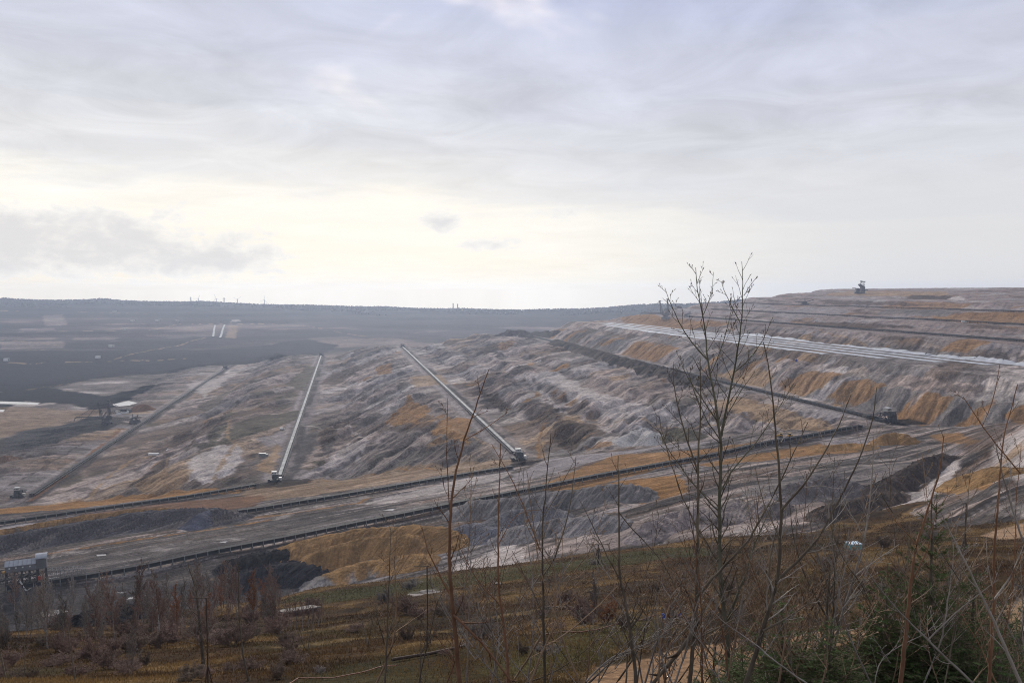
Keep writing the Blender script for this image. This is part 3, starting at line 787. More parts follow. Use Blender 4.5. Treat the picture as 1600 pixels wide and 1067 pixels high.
def build_land():
    ys = [2.0]
    while ys[-1] < 5180:
        y = ys[-1]
        ys.append(y + (max(0.25, 0.011 * y) if y < 150 else 1.7 if y < 700 else 0.0030 * y if y < 2150 else 0.0055 * y if y < 5200 else 0.02 * y))
    ys = np.array(ys)
    xs = np.linspace(-0.74, 0.74, 800)
    A, Yg = np.meshgrid(xs, ys)
    Xg = A * Yg
    Z, hill = terrain(Xg, Yg)
    X, Y, Zf, hf = Xg.ravel(), Yg.ravel(), Z.ravel(), hill.ravel()
    C = soil_colours(X, Y, Zf, hf)
    V = np.stack([X, Y, Zf], 1); G = flow_map(X, Y, Zf, hf)
    nr, nc = Xg.shape
    idx = np.arange(nr * nc).reshape(nr, nc)
    Q = np.stack([idx[:-1, :-1], idx[:-1, 1:], idx[1:, 1:], idx[1:, :-1]], -1).reshape(-1, 4)
    fh = hf[Q].any(1)
    cy = Y[Q].mean(1); s = (X + LEAN * Y)[Q].mean(1)
    fb = (~fh) & (cy > t_front(s)) & (cy < t_end(s) + 210)
    ff = (~fh) & (cy <= t_front(s))
    fr = (~fh) & (~fb) & (~ff)
    grid_mesh('hillside_ground', V, Q[fh], C, M_HILL, flow=G)
    grid_mesh('pit_floor_ground', V, Q[ff], C, M_FLOOR, flow=G, smooth=False)
    grid_mesh('spoil_bench_terrain', V, Q[fb], C, M_BENCH, flow=G, smooth=False)
    grid_mesh('far_pit_slope_terrain', V, Q[fr], C, M_FAR, flow=G, smooth=False)


build_land()

# ------------------------------------------------------------------ haze
def build_haze():
    m = bpy.data.materials.new('haze_air'); m.use_nodes = True
    nt = m.node_tree; nt.nodes.clear()
    out = nt.nodes.new('ShaderNodeOutputMaterial')
    v = nt.nodes.new('ShaderNodeVolumePrincipled')
    v.inputs['Color'].default_value = (0.66, 0.77, 1.0, 1)
    v.inputs['Density'].default_value = HAZE
    v.inputs['Anisotropy'].default_value = 0.55
    nt.links.new(v.outputs[0], out.inputs['Volume'])
    x, y0, y1, z0, z1 = 4000, -60, 5300, -300, 42
    vs = [(-x, y0, z0), (x, y0, z0), (x, y1, z0), (-x, y1, z0), (-x, y0, z1), (x, y0, z1), (x, y1, z1), (-x, y1, z1)]
    fs = [(3, 2, 1, 0), (4, 5, 6, 7), (0, 1, 5, 4), (1, 2, 6, 5), (2, 3, 7, 6), (3, 0, 4, 7)]
    me = bpy.data.meshes.new('haze'); me.from_pydata(vs, [], fs); me.materials.append(m)
    o = bpy.data.objects.new('haze', me); col.objects.link(o); o['kind'] = 'stuff'; o['label'] = 'thin blue grey haze over the pit'
HAZE = 8.0e-5
build_haze()

# ------------------------------------------------------------------ mesh helpers
class MB:
    def __init__(self):
        self.v, self.f = [], []

    def add(self, vs, fs):
        n = len(self.v)
        self.v += [tuple(map(float, p)) for p in vs]
        self.f += [tuple(i + n for i in q) for q in fs]

    def box(self, c, d, rz=0.0, top=1.0):
        hx, hy, hz = d[0] / 2, d[1] / 2, d[2] / 2
        vs = []
        for z, k in ((-hz, 1.0), (hz, top)):
            for x, y in ((-hx, -hy), (hx, -hy), (hx, hy), (-hx, hy)):
                x, y = x * k, y * k
                vs.append((c[0] + x * cos(rz) - y * sin(rz), c[1] + x * sin(rz) + y * cos(rz), c[2] + z))
        self.add(vs, [(3, 2, 1, 0), (4, 5, 6, 7), (0, 1, 5, 4), (1, 2, 6, 5), (2, 3, 7, 6), (3, 0, 4, 7)])

    def beam(self, a, b, w, h=None):
        h = h or w
        a, b = Vector(a), Vector(b); d = (b - a)
        if d.length < 1e-6:
            return
        d.normalize()
        up = Vector((0, 0, 1)) if abs(d.z) < 0.95 else Vector((1, 0, 0))
        r = d.cross(up).normalized(); u = r.cross(d)
        vs = [p + r * (sx * w / 2) + u * (sy * h / 2) for p in (a, b) for sx, sy in ((-1, -1), (1, -1), (1, 1), (-1, 1))]
        self.add(vs, [(3, 2, 1, 0), (4, 5, 6, 7), (0, 1, 5, 4), (1, 2, 6, 5), (2, 3, 7, 6), (3, 0, 4, 7)])

    def tube(self, pts, rad, n=6, cap=True):
        P = [Vector(p) for p in pts]; base = len(self.v); vs = []; fs = []
        for i, p in enumerate(P):
            d = (P[min(i + 1, len(P) - 1)] - P[max(i - 1, 0)])
            d = d.normalized() if d.length > 1e-9 else Vector((0, 0, 1))
            up = Vector((0, 0, 1)) if abs(d.z) < 0.9 else Vector((1, 0, 0))
            r = d.cross(up).normalized(); u = r.cross(d)
            rr = rad[i] if hasattr(rad, '__len__') else rad
            for k in range(n):
                a = 2 * pi * k / n
                vs.append(p + r * (cos(a) * rr) + u * (sin(a) * rr))
        for i in range(len(P) - 1):
            for k in range(n):
                fs.append((i * n + k, i * n + (k + 1) % n, (i + 1) * n + (k + 1) % n, (i + 1) * n + k))
        if cap:
            fs.append(tuple(range(n - 1, -1, -1))); fs.append(tuple(range((len(P) - 1) * n, len(P) * n)))
        self.add(vs, fs)

    def truss(self, a, b, w, h, n, t):
        """lattice girder from a to b"""
        a, b = Vector(a), Vector(b); d = (b - a).normalized()
        up = Vector((0, 0, 1)) if abs(d.z) < 0.95 else Vector((0, 1, 0))
        r = d.cross(up).normalized(); u = r.cross(d)
        cn = [(-w / 2, -h / 2), (w / 2, -h / 2), (w / 2, h / 2), (-w / 2, h / 2)]
        P = [[a.lerp(b, i / n) + r * x + u * y for x, y in cn] for i in range(n + 1)]
        for k in range(4):
            self.beam(P[0][k], P[n][k], t)
        for i in range(n):
            for k in range(4):
                self.beam(P[i][k], P[i + 1][(k + 1) % 4], t * .6)
                self.beam(P[i][k], P[i][(k + 1) % 4], t * .6)

    def strip(self, path, side, w, h, z):
        """box section swept along a ground path, offset sideways and lifted by z"""
        vs, fs = [], []
        n = len(path)
        for i in range(n):
            d = Vector(path[min(i + 1, n - 1)]) - Vector(path[max(i - 1, 0)]); d.z = 0; d.normalize()
            r = Vector((d.y, -d.x, 0)); p = Vector(path[i]) + r * side
            for sx, sz in ((-1, 0), (1, 0), (1, 1), (-1, 1)):
                vs.append(p + r * (sx * w / 2) + Vector((0, 0, z + sz * h)))
        for i in range(n - 1):
            for k in range(4):
                fs.append((i * 4 + k, (i + 1) * 4 + k, (i + 1) * 4 + (k + 1) % 4, i * 4 + (k + 1) % 4))
        fs.append((0, 1, 2, 3)); fs.append(tuple(4 * (n - 1) + k for k in (3, 2, 1, 0)))
        self.add(vs, fs)

    def mesh(self, name, mat):
        me = bpy.data.meshes.new(name); me.from_pydata(self.v, [], self.f); me.materials.append(mat); me.update()
        return me

    def build(self, name, mat, parent=None, smooth=False):
        me = self.mesh(name, mat)
        if smooth:
            me.polygons.foreach_set('use_smooth', np.full(len(me.polygons), True))
        o = bpy.data.objects.new(name, me); col.objects.link(o)
        o.parent = parent
        return o


def tag(o, label=None, cat=None, group=None, kind=None):
    for k, v in (('label', label), ('category', cat), ('group', group), ('kind', kind)):
        if v:
            o[k] = v
    return o


def thing(name, label, cat, loc=(0, 0, 0), rz=0.0, group=None):
    o = bpy.data.objects.new(name, None); col.objects.link(o)
    o.empty_display_size = 0.5
    o.location = tuple(map(float, loc)); o.rotation_euler = (0, 0, rz)
    return tag(o, label, cat, group)


STEEL = plain('dark_steel', (.060, .060, .066), .65, .0, .35, .8, .08)
STEEL2 = plain('grey_steel', (.17, .17, .175), .8, .0, .3, .8, .08)
STEEL3 = plain('weathered_steel', (.085, .083, .085), .9, .0, .3, .8, .08)
LIGHTSTEEL = plain('pale_steel', (.46, .46, .46), .55, .0, .2, .5)
BELT = plain('belt_rubber', (.028, .028, .032), .75, .0, .3, .4, .08)
BELT_PALE = plain('pale_belt_cover', (.40, .39, .37), .9, .0, .35, .12, .08)
ROOF = plain('zinc_roof', (.27, .28, .31), .45, .0, .15, .6)
CREAM = plain('cream_paint', (.40, .39, .35), .6, .0, .15, .6)
WHITEP = plain('white_paint', (.56, .56, .55), .5, .0, .1, .6)
YELLOW = plain('yellow_paint', (.55, .30, .03), .5, .0, .25, .8)
REDP = plain('red_paint', (.36, .05, .03), .5, .0, .2, .8)
BLUEP = plain('blue_plastic', (.03, .06, .28), .4, .0, .2, .8)
TEAL = plain('teal_paint', (.20, .42, .40), .6, .0, .2, .9)
TEALTOP = plain('pale_blue_sheet', (.50, .60, .66), .5, .0, .15, .9)
GLASS = plain('dark_glass', (.02, .025, .03), .12, .0, .1, 1, .6)
TYRE = plain('tyre', (.02, .02, .02), .9, .0, .2, 3)
SHEET = plain('white_sheeting', (.39, .40, .425), .8, .0, .3, .12)
WOOD = plain('weathered_wood', (.060, .040, .028), .9, .0, .35, 4)
CONCRETE = plain('pale_concrete', (.17, .145, .13), .9, .0, .25, .8)


def ramp_path(pts, step, smooth_n=9, lift=0.0):
    pts = [np.array(p[:2], float) for p in pts]
    out = []
    for a, b in zip(pts[:-1], pts[1:]):
        n = max(1, int(round(np.linalg.norm(b - a) / step)))
        for k in range(n):
            out.append(a + (b - a) * k / n)
    out.append(pts[-1]); out = np.array(out)
    z = terrain(out[:, 0], out[:, 1])[0]
    k = min(smooth_n, len(z) // 2 * 2 - 1)
    if k > 2:
        zz = np.pad(z, k // 2, mode='edge'); z = np.maximum(np.convolve(zz, np.ones(k) / k, 'valid'), z - 0.6)
    return np.column_stack([out, z + lift])


def conveyor(name, label, pts, w, bh, belt_mat, frame_mat, step, single, group, gh=1.1):
    path = ramp_path(pts, step)
    o = thing(name, label, 'conveyor', path[0], 0, group)
    L = path - path[0]
    m = MB(); m.strip(L, 0, w, .35, bh); m.build('belt', belt_mat, o)
    m = MB()
    for sd in (-1, 1):
        m.strip(L, sd * (w / 2 + .25), .3, gh, bh + .35 - gh)
    m.build('side_girder', BELT if single else STEEL, o)
    m = MB(); m.strip(L, w / 2 + .55, .25, .25, bh * .45); m.strip(L, -w / 2 - .55, .25, .25, bh * .45); m.build('rail', STEEL3, o)
    if not single:
        m = MB()
        for sd in (-1, 1):
            m.strip(L, sd * (w / 2 + 1.5), 1.1, .15, bh - .5)
        m.build('walkway', STEEL3, o)
    # one trestle
    t = MB(); e = w / 2 + .45
    for sx in (-.5, .5):
        for sy in (-1, 1):
            t.beam((sx * .2, sy * (e + .25), -1.6), (sx * .2, sy * (e + .1), bh + .55), .34)
    t.beam((0, -e - .5, bh * .45), (0, e + .5, bh * .45), .3)
    t.beam((0, -e - .9, -.9), (0, e + .9, -.9), .5, .7)
    if single:
        me = t.mesh('trestle', frame_mat)
        for i in range(len(L)):
            d = L[min(i + 1, len(L) - 1)] - L[max(i - 1, 0)]
            c = bpy.data.objects.new('trestle', me); col.objects.link(c); c.parent = o
            c.location = tuple(L[i]); c.rotation_euler = (0, 0, math.atan2(d[1], d[0]))
    else:
        m = MB(); tv = np.array(t.v)
        for i in range(len(L)):
            d = L[min(i + 1, len(L) - 1)] - L[max(i - 1, 0)]; a = math.atan2(d[1], d[0])
            q = tv.copy(); q[:, 0] = tv[:, 0] * cos(a) - tv[:, 1] * sin(a); q[:, 1] = tv[:, 0] * sin(a) + tv[:, 1] * cos(a)
            m.add(q + L[i], t.f)
        s_ = m.build('trestles', frame_mat, o); s_['kind'] = 'stuff'
    return o


def on_line(s, Y):
    return (s - LEAN * Y, Y)


def build_conveyors():
    g1 = 'collecting conveyors across the pit floor'
    conveyor('belt_conveyor', 'long black belt conveyor on trestles, nearest, crossing the pit floor to the right', [p[:2] for p in (CONV_C[1] + (CONV_C[1] - CONV_C[2]) * .05, CONV_C[2])], 2.8, 3.1, BELT, STEEL2, 6.0, True, g1, 2.2)
    conveyor('belt_conveyor', 'black belt conveyor ending below the third drive station with pale cabin', [p[:2] for p in CONV_B], 2.6, 2.9, BELT, STEEL2, 6.0, True, g1, 2.2)
    conveyor('belt_conveyor', 'short black belt conveyor at left above the furrowed dark ridge', [p[:2] for p in CONV_A], 2.6, 2.9, BELT, STEEL2, 6.5, True, g1, 2.0)
    g2 = 'field conveyors running away along the spoil strips'
    for lab, s, y0, y1, bm in (('dark field conveyor farthest left, beside the reddish brown strip', -281, 735, 1940, BELT), ('pale topped field conveyor running straight away left of centre', -58, 722, 2085, BELT_PALE),
                               ('pale topped field conveyor slanting up left from the central drive station', 147, 716, 2080, BELT_PALE), ('dark field conveyor along the foot of the orange striped slope', 461, 706, 2150, BELT)):
        n = 6
        conveyor('field_conveyor', lab, [on_line(s, y0 + (y1 - y0) * k / n) for k in range(n + 1)], 2.7 if bm is BELT_PALE else 2.4, 2.0, bm, STEEL, 12.0, False, g2)
    g3 = 'conveyors on the upper benches'
    for lab, s, y0, y1 in (('dark conveyor on the bench just above the white sheeting', 794, 900, 1900), ('dark conveyor one bench higher behind the white sheeting', 930, 1060, 2100), ('thin dark conveyor on the highest bench at right', 1075, 1230, 2250)):
        conveyor('bench_conveyor', lab, [on_line(s, y0), on_line(s, (y0 + y1) / 2), on_line(s, y1)], 3.0, 2.4, BELT, STEEL, 16.0, False, g3)
    g4 = 'ramp conveyors on the far slope'
    for lab, a, b in (('white ramp conveyor on the far slope, left of two', (333, 527), (336, 508)), ('white ramp conveyor on the far slope, right of two beside a bare patch', (344, 529), (351, 507))):
        conveyor('ramp_conveyor', lab, [ground(*a)[:2], ground(*b)[:2]], 7.0, 3.0, BELT_PALE, STEEL, 30.0, False, g4)


build_conveyors()


# ------------------------------------------------------------------ drive stations
def drive_station(u, v, label, rz, k=1.0, cab=CREAM):
    p = ground(u, v)
    o = thing('drive_station', label, 'drive station', p, rz, 'drive stations at the conveyor heads')
    # local: +y runs along the field conveyor, away from the camera
    m = MB(); m.box((0, 4 * k, .6), (13 * k, 16 * k, 2.2)); m.build('pontoon', STEEL, o)
    m = MB()
    for x in (-4.5, 4.5):
        for y in (-2, 8):
            m.beam((x * k, y * k, 1), (x * .8 * k, y * k, 9 * k), .7 * k)
        m.beam((x * k, -2 * k, 1.5), (x * .8 * k, 8 * k, 9 * k), .4 * k); m.beam((x * k, 8 * k, 1.5), (x * .8 * k, -2 * k, 9 * k), .4 * k)
    for y in (-2, 8):
        m.beam((-4.5 * k, y * k, 1.5), (3.6 * k, y * k, 9 * k), .4 * k); m.beam((-4.2 * k, y * k, 5 * k), (4.2 * k, y * k, 5 * k), .5 * k)
    m.build('tower_frame', STEEL, o)
    m = MB(); m.box((0, 0, 8.3 * k), (8.5 * k, 9 * k, 4.4 * k), 0, .86); m.box((0, -4.2 * k, 5.2 * k), (5 * k, 4.5 * k, 7 * k), 0, .8); m.build('head_housing', STEEL, o)
    m = MB(); m.tube([(-3.6 * k, -2.6 * k, 8 * k), (3.6 * k, -2.6 * k, 8 * k)], 1.6 * k, 10); m.build('drum', STEEL2, o)
    c = MB(); c.box((-1.5 * k, 2.0 * k, 12.1 * k), (6.4 * k, 5 * k, 3.4 * k)); cb = c.build('cabin', cab, o)
    r = MB(); r.box((-1.5 * k, 2.0 * k, 14.05 * k), (7.2 * k, 5.8 * k, .45 * k)); r.build('roof', LIGHTSTEEL, cb)
    w = MB()
    for x in (-3.4, -1.5, .4):
        w.box((x * k, -.55 * k, 12.5 * k), (1.3 * k, .14 * k, 1.1 * k))
    w.build('window', GLASS, cb)
    m = MB(); m.beam((0, 30 * k, 2.2), (0, 3 * k, 9.2 * k), 3.4 * k, 1.6 * k); m.build('inclined_belt', BELT_PALE if cab is WHITEP else STEEL2, o)
    m = MB(); m.truss((0, 26 * k, 1.2), (0, 5 * k, 6.6 * k), 3.6 * k, 1.6 * k, 6, .35); m.build('incline_truss', STEEL, o)
    m = MB(); m.box((6.8 * k, 3 * k, 3.2 * k), (4 * k, 5 * k, 4 * k)); m.build('switch_house', cab, o)
    m = MB(); m.box((-8.5 * k, 2 * k, 2.0 * k), (3.4 * k, 7 * k, 3 * k)); m.build('transformer_box', STEEL, o)
    m = MB()
    for x in (-4.6, 4.6):
        for y in np.linspace(-4, 5, 6):
            m.beam((x * k, y * k, 10.4 * k), (x * k, y * k, 11.6 * k), .12 * k)
        m.beam((x * k, -4 * k, 11.6 * k), (x * k, 5 * k, 11.6 * k), .14 * k)
    m.build('railing', STEEL2, o)
    return o


RZ = math.atan(LEAN)
drive_station(28, 777, 'dark drive station with pale cabin at far left edge, foot of the leftmost field conveyor', RZ, .62)
drive_station(430, 752, 'dark drive station with pale tower at the foot of the straight pale conveyor', RZ, .6, WHITEP)
drive_station(812, 719, 'dark drive station with white cabin in the centre of the pit floor', RZ, .68, WHITEP)
drive_station(1390, 659, 'long dark drive station with cream cabins at the foot of the orange striped slope', RZ + .35, .85)


def tail_station(s, Y, label):
    x, y = on_line(s, Y)
    o = thing('tail_station', label, 'tail station', (x, y, gz(x, y)), RZ, 'tail stations at the far conveyor ends')
    m = MB(); m.box((0, 0, 1.2), (12, 20, 2.4)); m.build('pontoon', STEEL, o)
    m = MB(); m.box((0, -2, 4.8), (8, 9, 5.2), 0, .8); m.build('housing', STEEL, o)
    m = MB(); m.box((4, 5, 4.5), (5, 5, 4)); m.build('cabin', CREAM, o)
    m = MB(); m.beam((-4, 8, 2), (-4, -6, 9), 1.2); m.beam((3, 8, 2), (-3, -6, 9), .8); m.beam((-4, -6, 9), (8, -6, 7), .8); m.build('mast', STEEL, o)


tail_station(-281, 1955, 'dark tail station at the top of the leftmost field conveyor')
tail_station(-58, 2095, 'dark tail station at the top of the straight pale conveyor')
tail_station(147, 2090, 'dark tail station at the top of the slanting pale conveyor')
tail_station(461, 2160, 'dark tail station beside dark heaps at the top of the fourth conveyor')


# ------------------------------------------------------------------ transfer house at the left edge
def transfer_house():
    p = at_z(42, 918, -151.5); p[2] = gz(p[0], p[1])
    rz = math.atan2(CX[1], CX[0])
    o = thing('transfer_station', 'grey transfer house with zinc roof on tall steel trestle at left edge', 'transfer station', p, rz)
    m = MB()
    for x in (-9, -5.5, -2, 1.5, 5):
        for y in (-3.2, 3.2):
            m.beam((x, y, -1.5), (x * .96, y * .9, 10.2), .5)
        m.beam((x, -3.2, 1), (x, 3.0, 10), .3); m.beam((x, 3.2, 1), (x, -3.0, 10), .3)
    for y in (-3.2, 3.2):
        for z in (3.2, 6.6, 10):
            m.beam((-9.4, y, z), (5.4, y, z), .38)
        for x in (-9, -5.5, -2, 1.5):
            m.beam((x, y, .5), (x + 3.5, y, 6.6), .28); m.beam((x + 3.5, y, 3.2), (x, y, 10), .28)
    m.build('trestle', STEEL, o)
    m = MB(); m.box((-2.2, 0, 11.8), (13.5, 7.2, 3.2)); h = m.build('house_wall', plain('grey_cladding', (.15, .15, .17), .6, 0, .2, .4), o)
    m = MB()      # pitched roof with standing seams
    for sx in (-1, 1):
        m.add([(-9.3, 0, 15.0), (4.7, 0, 15.0), (4.7, sx * 4.2, 13.25), (-9.3, sx * 4.2, 13.25), (-9.3, 0, 15.2), (4.7, 0, 15.2), (4.7, sx * 4.2, 13.45), (-9.3, sx * 4.2, 13.45)],
              [(0, 1, 2, 3), (7, 6, 5, 4), (0, 3, 7, 4), (1, 5, 6, 2), (2, 6, 7, 3), (0, 4, 5, 1)])
    r = m.build('roof', ROOF, o)
    m = MB()
    for i in range(8):
        x = -9.1 + i * 1.96
        for sx in (-1, 1):
            m.beam((x, 0, 15.25), (x, sx * 4.2, 13.5), .14)
    m.build('seam', STEEL2, r)
    m = MB()
    for x in (-7, -4.2, -1.2, 2):
        m.box((x, -3.66, 12.2), (.7, .16, .7))
    m.build('window', WHITEP, h)
    m = MB(); m.box((7.0, .3, 12.6), (4.6, 7.4, 5.0)); hw = m.build('head_house', plain('dark_cladding', (.115, .115, .125), .6, 0, .2, .4), o)
    m = MB()      # curved sheet roof over the head house
    n = 7; vs = []; fs = []
    for i in range(n):
        a = -1.0 + 2.0 * i / (n - 1); y = .3 + 4.2 * a; z = 16.9 - 1.5 * a * a
        vs += [(4.3, y, z), (9.7, y, z), (4.3, y, z + .25), (9.7, y, z + .25)]
    for i in range(n - 1):
        b = i * 4
        fs += [(b, b + 4, b + 5, b + 1), (b + 2, b + 3, b + 7, b + 6), (b, b + 2, b + 6, b + 4), (b + 1, b + 5, b + 7, b + 3)]
    m.add(vs, fs); m.build('roof', ROOF, hw)
    m = MB()
    for x in (5.2, 8.8):
        for y in (-3, 3.4):
            m.beam((x, y, -1.5), (x, y, 10.2), .55)
        m.beam((x, -3, 1), (x, 3.4, 9.5), .3)
    m.beam((5.2, -3, 2), (8.8, -3, 9), .3); m.beam((8.8, -3, 2), (5.2, -3, 9), .3); m.build('head_frame', STEEL, o)
    m = MB(); m.truss((9.5, 0, 5.6), (27, 0, 4.2), 5.2, 5.4, 9, .26); m.build('gallery_truss', STEEL2, o)
    m = MB(); m.truss((-26, 0, 6.6), (-9.5, 0, 7.4), 5.4, 5.6, 8, .3); m.build('left_gallery_truss', STEEL, o)
    m = MB(); m.beam((9, 0, 3.0), (32, 0, 2.4), 3.2, .5); m.build('gallery_belt', LIGHTSTEEL, o)
    m = MB(); m.beam((-27, 0, 4.2), (6, 0, 7.2), 3.2, .6); m.build('feed_belt', BELT, o)
    m = MB()
    for x in (13, 18, 23, 27):
        for y in (-2.6, 2.6):
            m.beam((x, y, -1.5), (x, y, 3.0), .35)
    for x in (-25, -20, -14):
        for y in (-2.6, 2.6):
            m.beam((x, y, -1.5), (x, y, 4.4), .4)
    m.build('gallery_leg', STEEL, o)
    m = MB(); m.beam((-2.5, -4.5, 5.4), (.5, -5, -.5), .55); m.beam((-1, -4.6, 2.0), (5.5, -4.6, 3.4), .4); m.beam((.4, -4.8, .3), (5.5, -4.6, 3.4), .4); m.build('white_brace', WHITEP, o)
    m = MB(); m.box((6.6, -3.9, 5.6), (2.2, 1.2, 1.8)); m.build('red_box', REDP, o)
    m = MB(); m.box((-9.6, -2.5, 10.6), (.9, 1.4, .9)); m.box((8, -4.6, -.4), (2.6, 1, .7), .5); m.build('yellow_guard', YELLOW, o)
    m = MB()
    for x in np.arange(-9, 10, 1.6):
        m.beam((x, -3.9, 10), (x, -3.9, 11.1), .1)
    m.beam((-9, -3.9, 11.1), (9.5, -3.9, 11.1), .12); m.beam((-9, -3.9, 10.5), (9.5, -3.9, 10.5), .1); m.build('railing', STEEL2, o)


transfer_house()


# ------------------------------------------------------------------ big machines
def spreader(u, v, label, k, rz=0.0, flip=1, mat=STEEL, lift=0.0):
    """crawler machine with two masts, discharge boom, counterweight boom and connecting bridge; local x is to the right of the picture"""
    p = ground(u, v); p[2] += lift
    o = thing('spoil_spreader', label, 'spreader', p, rz, 'spoil spreading machines')
    f = flip
    def P(x, y, z): return (f * x * k, y * k, z * k)
    m = MB()
    for x in (-6, 0, 6):
        for y in (-5, 5):
            m.box(P(x, y, 1.2), (4.6 * k, 3 * k, 2.6 * k), 0, .82)
    m.build('crawler', mat, o)
    m = MB(); m.box(P(0, 0, 4.2), (15 * k, 12 * k, 2.6 * k), 0, .85); m.tube([P(0, 0, 5), P(0, 0, 8)], 4.5 * k, 12); m.build('undercarriage', mat, o)
    m = MB(); m.box(P(0, 0, 9.5), (14 * k, 9 * k, 4 * k)); m.box(P(3, 0, 13), (7 * k, 6 * k, 3.5 * k)); m.truss(P(-4, 0, 8), P(3, 0, 20), 7 * k, 7 * k, 3, .6 * k); m.build('superstructure', mat, o)
    for x0, x1, h in ((-9, -13, 36), (3, 3, 40)):
        m = MB()
        for y in (-3, 3):
            m.beam(P(x0, y, 10), P(x1, y * .4, h), .9 * k); m.beam(P(x0 + 4, y, 10), P(x1 + 1, y * .4, h), .7 * k)
        for z in (.25, .5, .75):
            xa = x0 + (x1 - x0) * z; zz = 10 + (h - 10) * z
            m.beam(P(xa, -2.4, zz), P(xa, 2.4, zz), .5 * k); m.beam(P(xa, -2, zz), P(xa + 4 - 3 * z, 2, zz), .4 * k)
        m.box(P(x1 + .5, 0, h + .6), (4 * k, 3 * k, 1.8 * k)); m.build('mast', mat, o)
    m = MB(); m.truss(P(-6, 0, 11), P(-48, 0, 12.5), 3.2 * k, 3.2 * k, 12, .42 * k); b = m.build('discharge_boom', mat, o)
    m = MB(); m.beam(P(-6, 0, 12), P(-48, 0, 13.5), 1.8 * k, .5 * k); m.build('belt', BELT, b)
    m = MB(); m.tube([P(-48, 0, 13.2), P(-51, 0, 11.5), P(-52.5, 0, 7)], [1.1 * k, 1.2 * k, .8 * k], 6); m.build('chute', mat, b)
    m = MB(); m.truss(P(4, 0, 19), P(26, 0, 23), 4 * k, 3.4 * k, 6, .5 * k); cbm = m.build('counterweight_boom', mat, o)
    m = MB(); m.box(P(28, 0, 23.5), (9 * k, 7 * k, 5 * k)); m.build('counterweight', mat, cbm)
    m = MB(); m.box(P(19, 0, 22.5), (8 * k, 4.6 * k, 2.2 * k)); m.build('cabin', CREAM, cbm)
    m = MB()
    for a, b2 in (((-12.5, 0, 36), (-46, 0, 13.5)), ((-12.5, 0, 36), (-30, 0, 13.5)), ((-12, 0, 36), (3, 0, 40)), ((4, 0, 40), (27, 0, 26)), ((4, 0, 40), (18, 0, 25))):
        for y in (-.9, .9):
            m.beam(P(a[0], y, a[2]), P(b2[0], y, b2[2]), .28 * k)
    m.build('stay_cable', mat, o)
    m = MB(); m.truss(P(7, 0, 11), P(38, 0, 6.5), 3.4 * k, 3.4 * k, 9, .42 * k); m.build('bridge', mat, o)
    m = MB(); m.box(P(46, 0, 4), (18 * k, 10 * k, 6 * k), 0, .8); m.box(P(44, 0, 9), (8 * k, 6 * k, 4.5 * k)); m.truss(P(40, 0, 6), P(53, 0, 13), 6 * k, 5 * k, 4, .5 * k); m.beam(P(42, 0, 9), P(42, 0, 17), .7 * k); m.beam(P(50, 0, 9), P(51, 0, 16), .7 * k); m.build('hopper_car', mat, o)
    m = MB(); m.box(P(46, -5.2, 8), (4 * k, 1.2 * k, 2.2 * k)); m.box(P(40, -4, 11), (3 * k, 2 * k, 1.8 * k)); m.build('cabin', CREAM, o)
    return o


spreader(167, 664, 'dark spreading machine with two lattice masts beside the leftmost field conveyor', .8, .15)
spreader(1040, 498, 'blue grey spreading machine on the orange bench with boom pointing left', 1.12, .05, 1, STEEL2)


def rim_machine():
    p = ground(1343, 459)
    o = thing('bucket_excavator', 'small grey excavator standing alone on the right skyline', 'excavator', p, 0)
    k = 1.5; mt = STEEL
    m = MB()
    for y in (-4, 4):
        m.box((0, y * k, 1.4 * k), (16 * k, 3 * k, 2.8 * k), 0, .85)
    m.build('crawler', mt, o)
    m = MB(); m.add([(x * k, y * k, z * k) for y in (-4, 4) for x, z in ((-9, 2), (-2, 2), (-1, 9), (-6, 9))], [(0, 1, 2, 3), (7, 6, 5, 4), (0, 3, 7, 4), (1, 5, 6, 2), (3, 2, 6, 7), (0, 4, 5, 1)])
    m.box((-10 * k, 0, 9.6 * k), (5 * k, 3 * k, 1.4 * k)); m.beam((-8 * k, 0, 9.4 * k), (0, 0, 9 * k), 1 * k); m.build('loading_frame', mt, o)
    m = MB(); m.add([(x * k, y * k, z * k) for y in (-4, 4) for x, z in ((1, 3), (8, 3), (8, 12), (0, 17.5), (-2, 16), (2.5, 11))], [(0, 1, 2, 3, 4, 5), (11, 10, 9, 8, 7, 6), (0, 6, 7, 1), (1, 7, 8, 2), (2, 8, 9, 3), (3, 9, 10, 4), (4, 10, 11, 5), (5, 11, 6, 0)])
    m.build('superstructure', mt, o)
    m = MB()
    for y in (-2, 2):
        m.beam((1 * k, y * k, 16 * k), (2 * k, y * k, 22 * k), .4 * k); m.beam((7.5 * k, y * k, 11 * k), (8 * k, y * k, 21 * k), .4 * k); m.beam((1.5 * k, y * k, 20 * k), (8 * k, y * k, 15 * k), .35 * k)
    m.build('mast', mt, o)
    m = MB(); m.box((6 * k, 0, 21 * k), (6 * k, 4 * k, 1.8 * k)); m.box((2.6 * k, 0, 22 * k), (2.6 * k, 3 * k, 1.2 * k)); m.build('mast_head', mt, o)
    m = MB(); m.box((11 * k, 0, 6.5 * k), (7 * k, 3 * k, 1.8 * k)); m.build('counterweight', mt, o)


rim_machine()


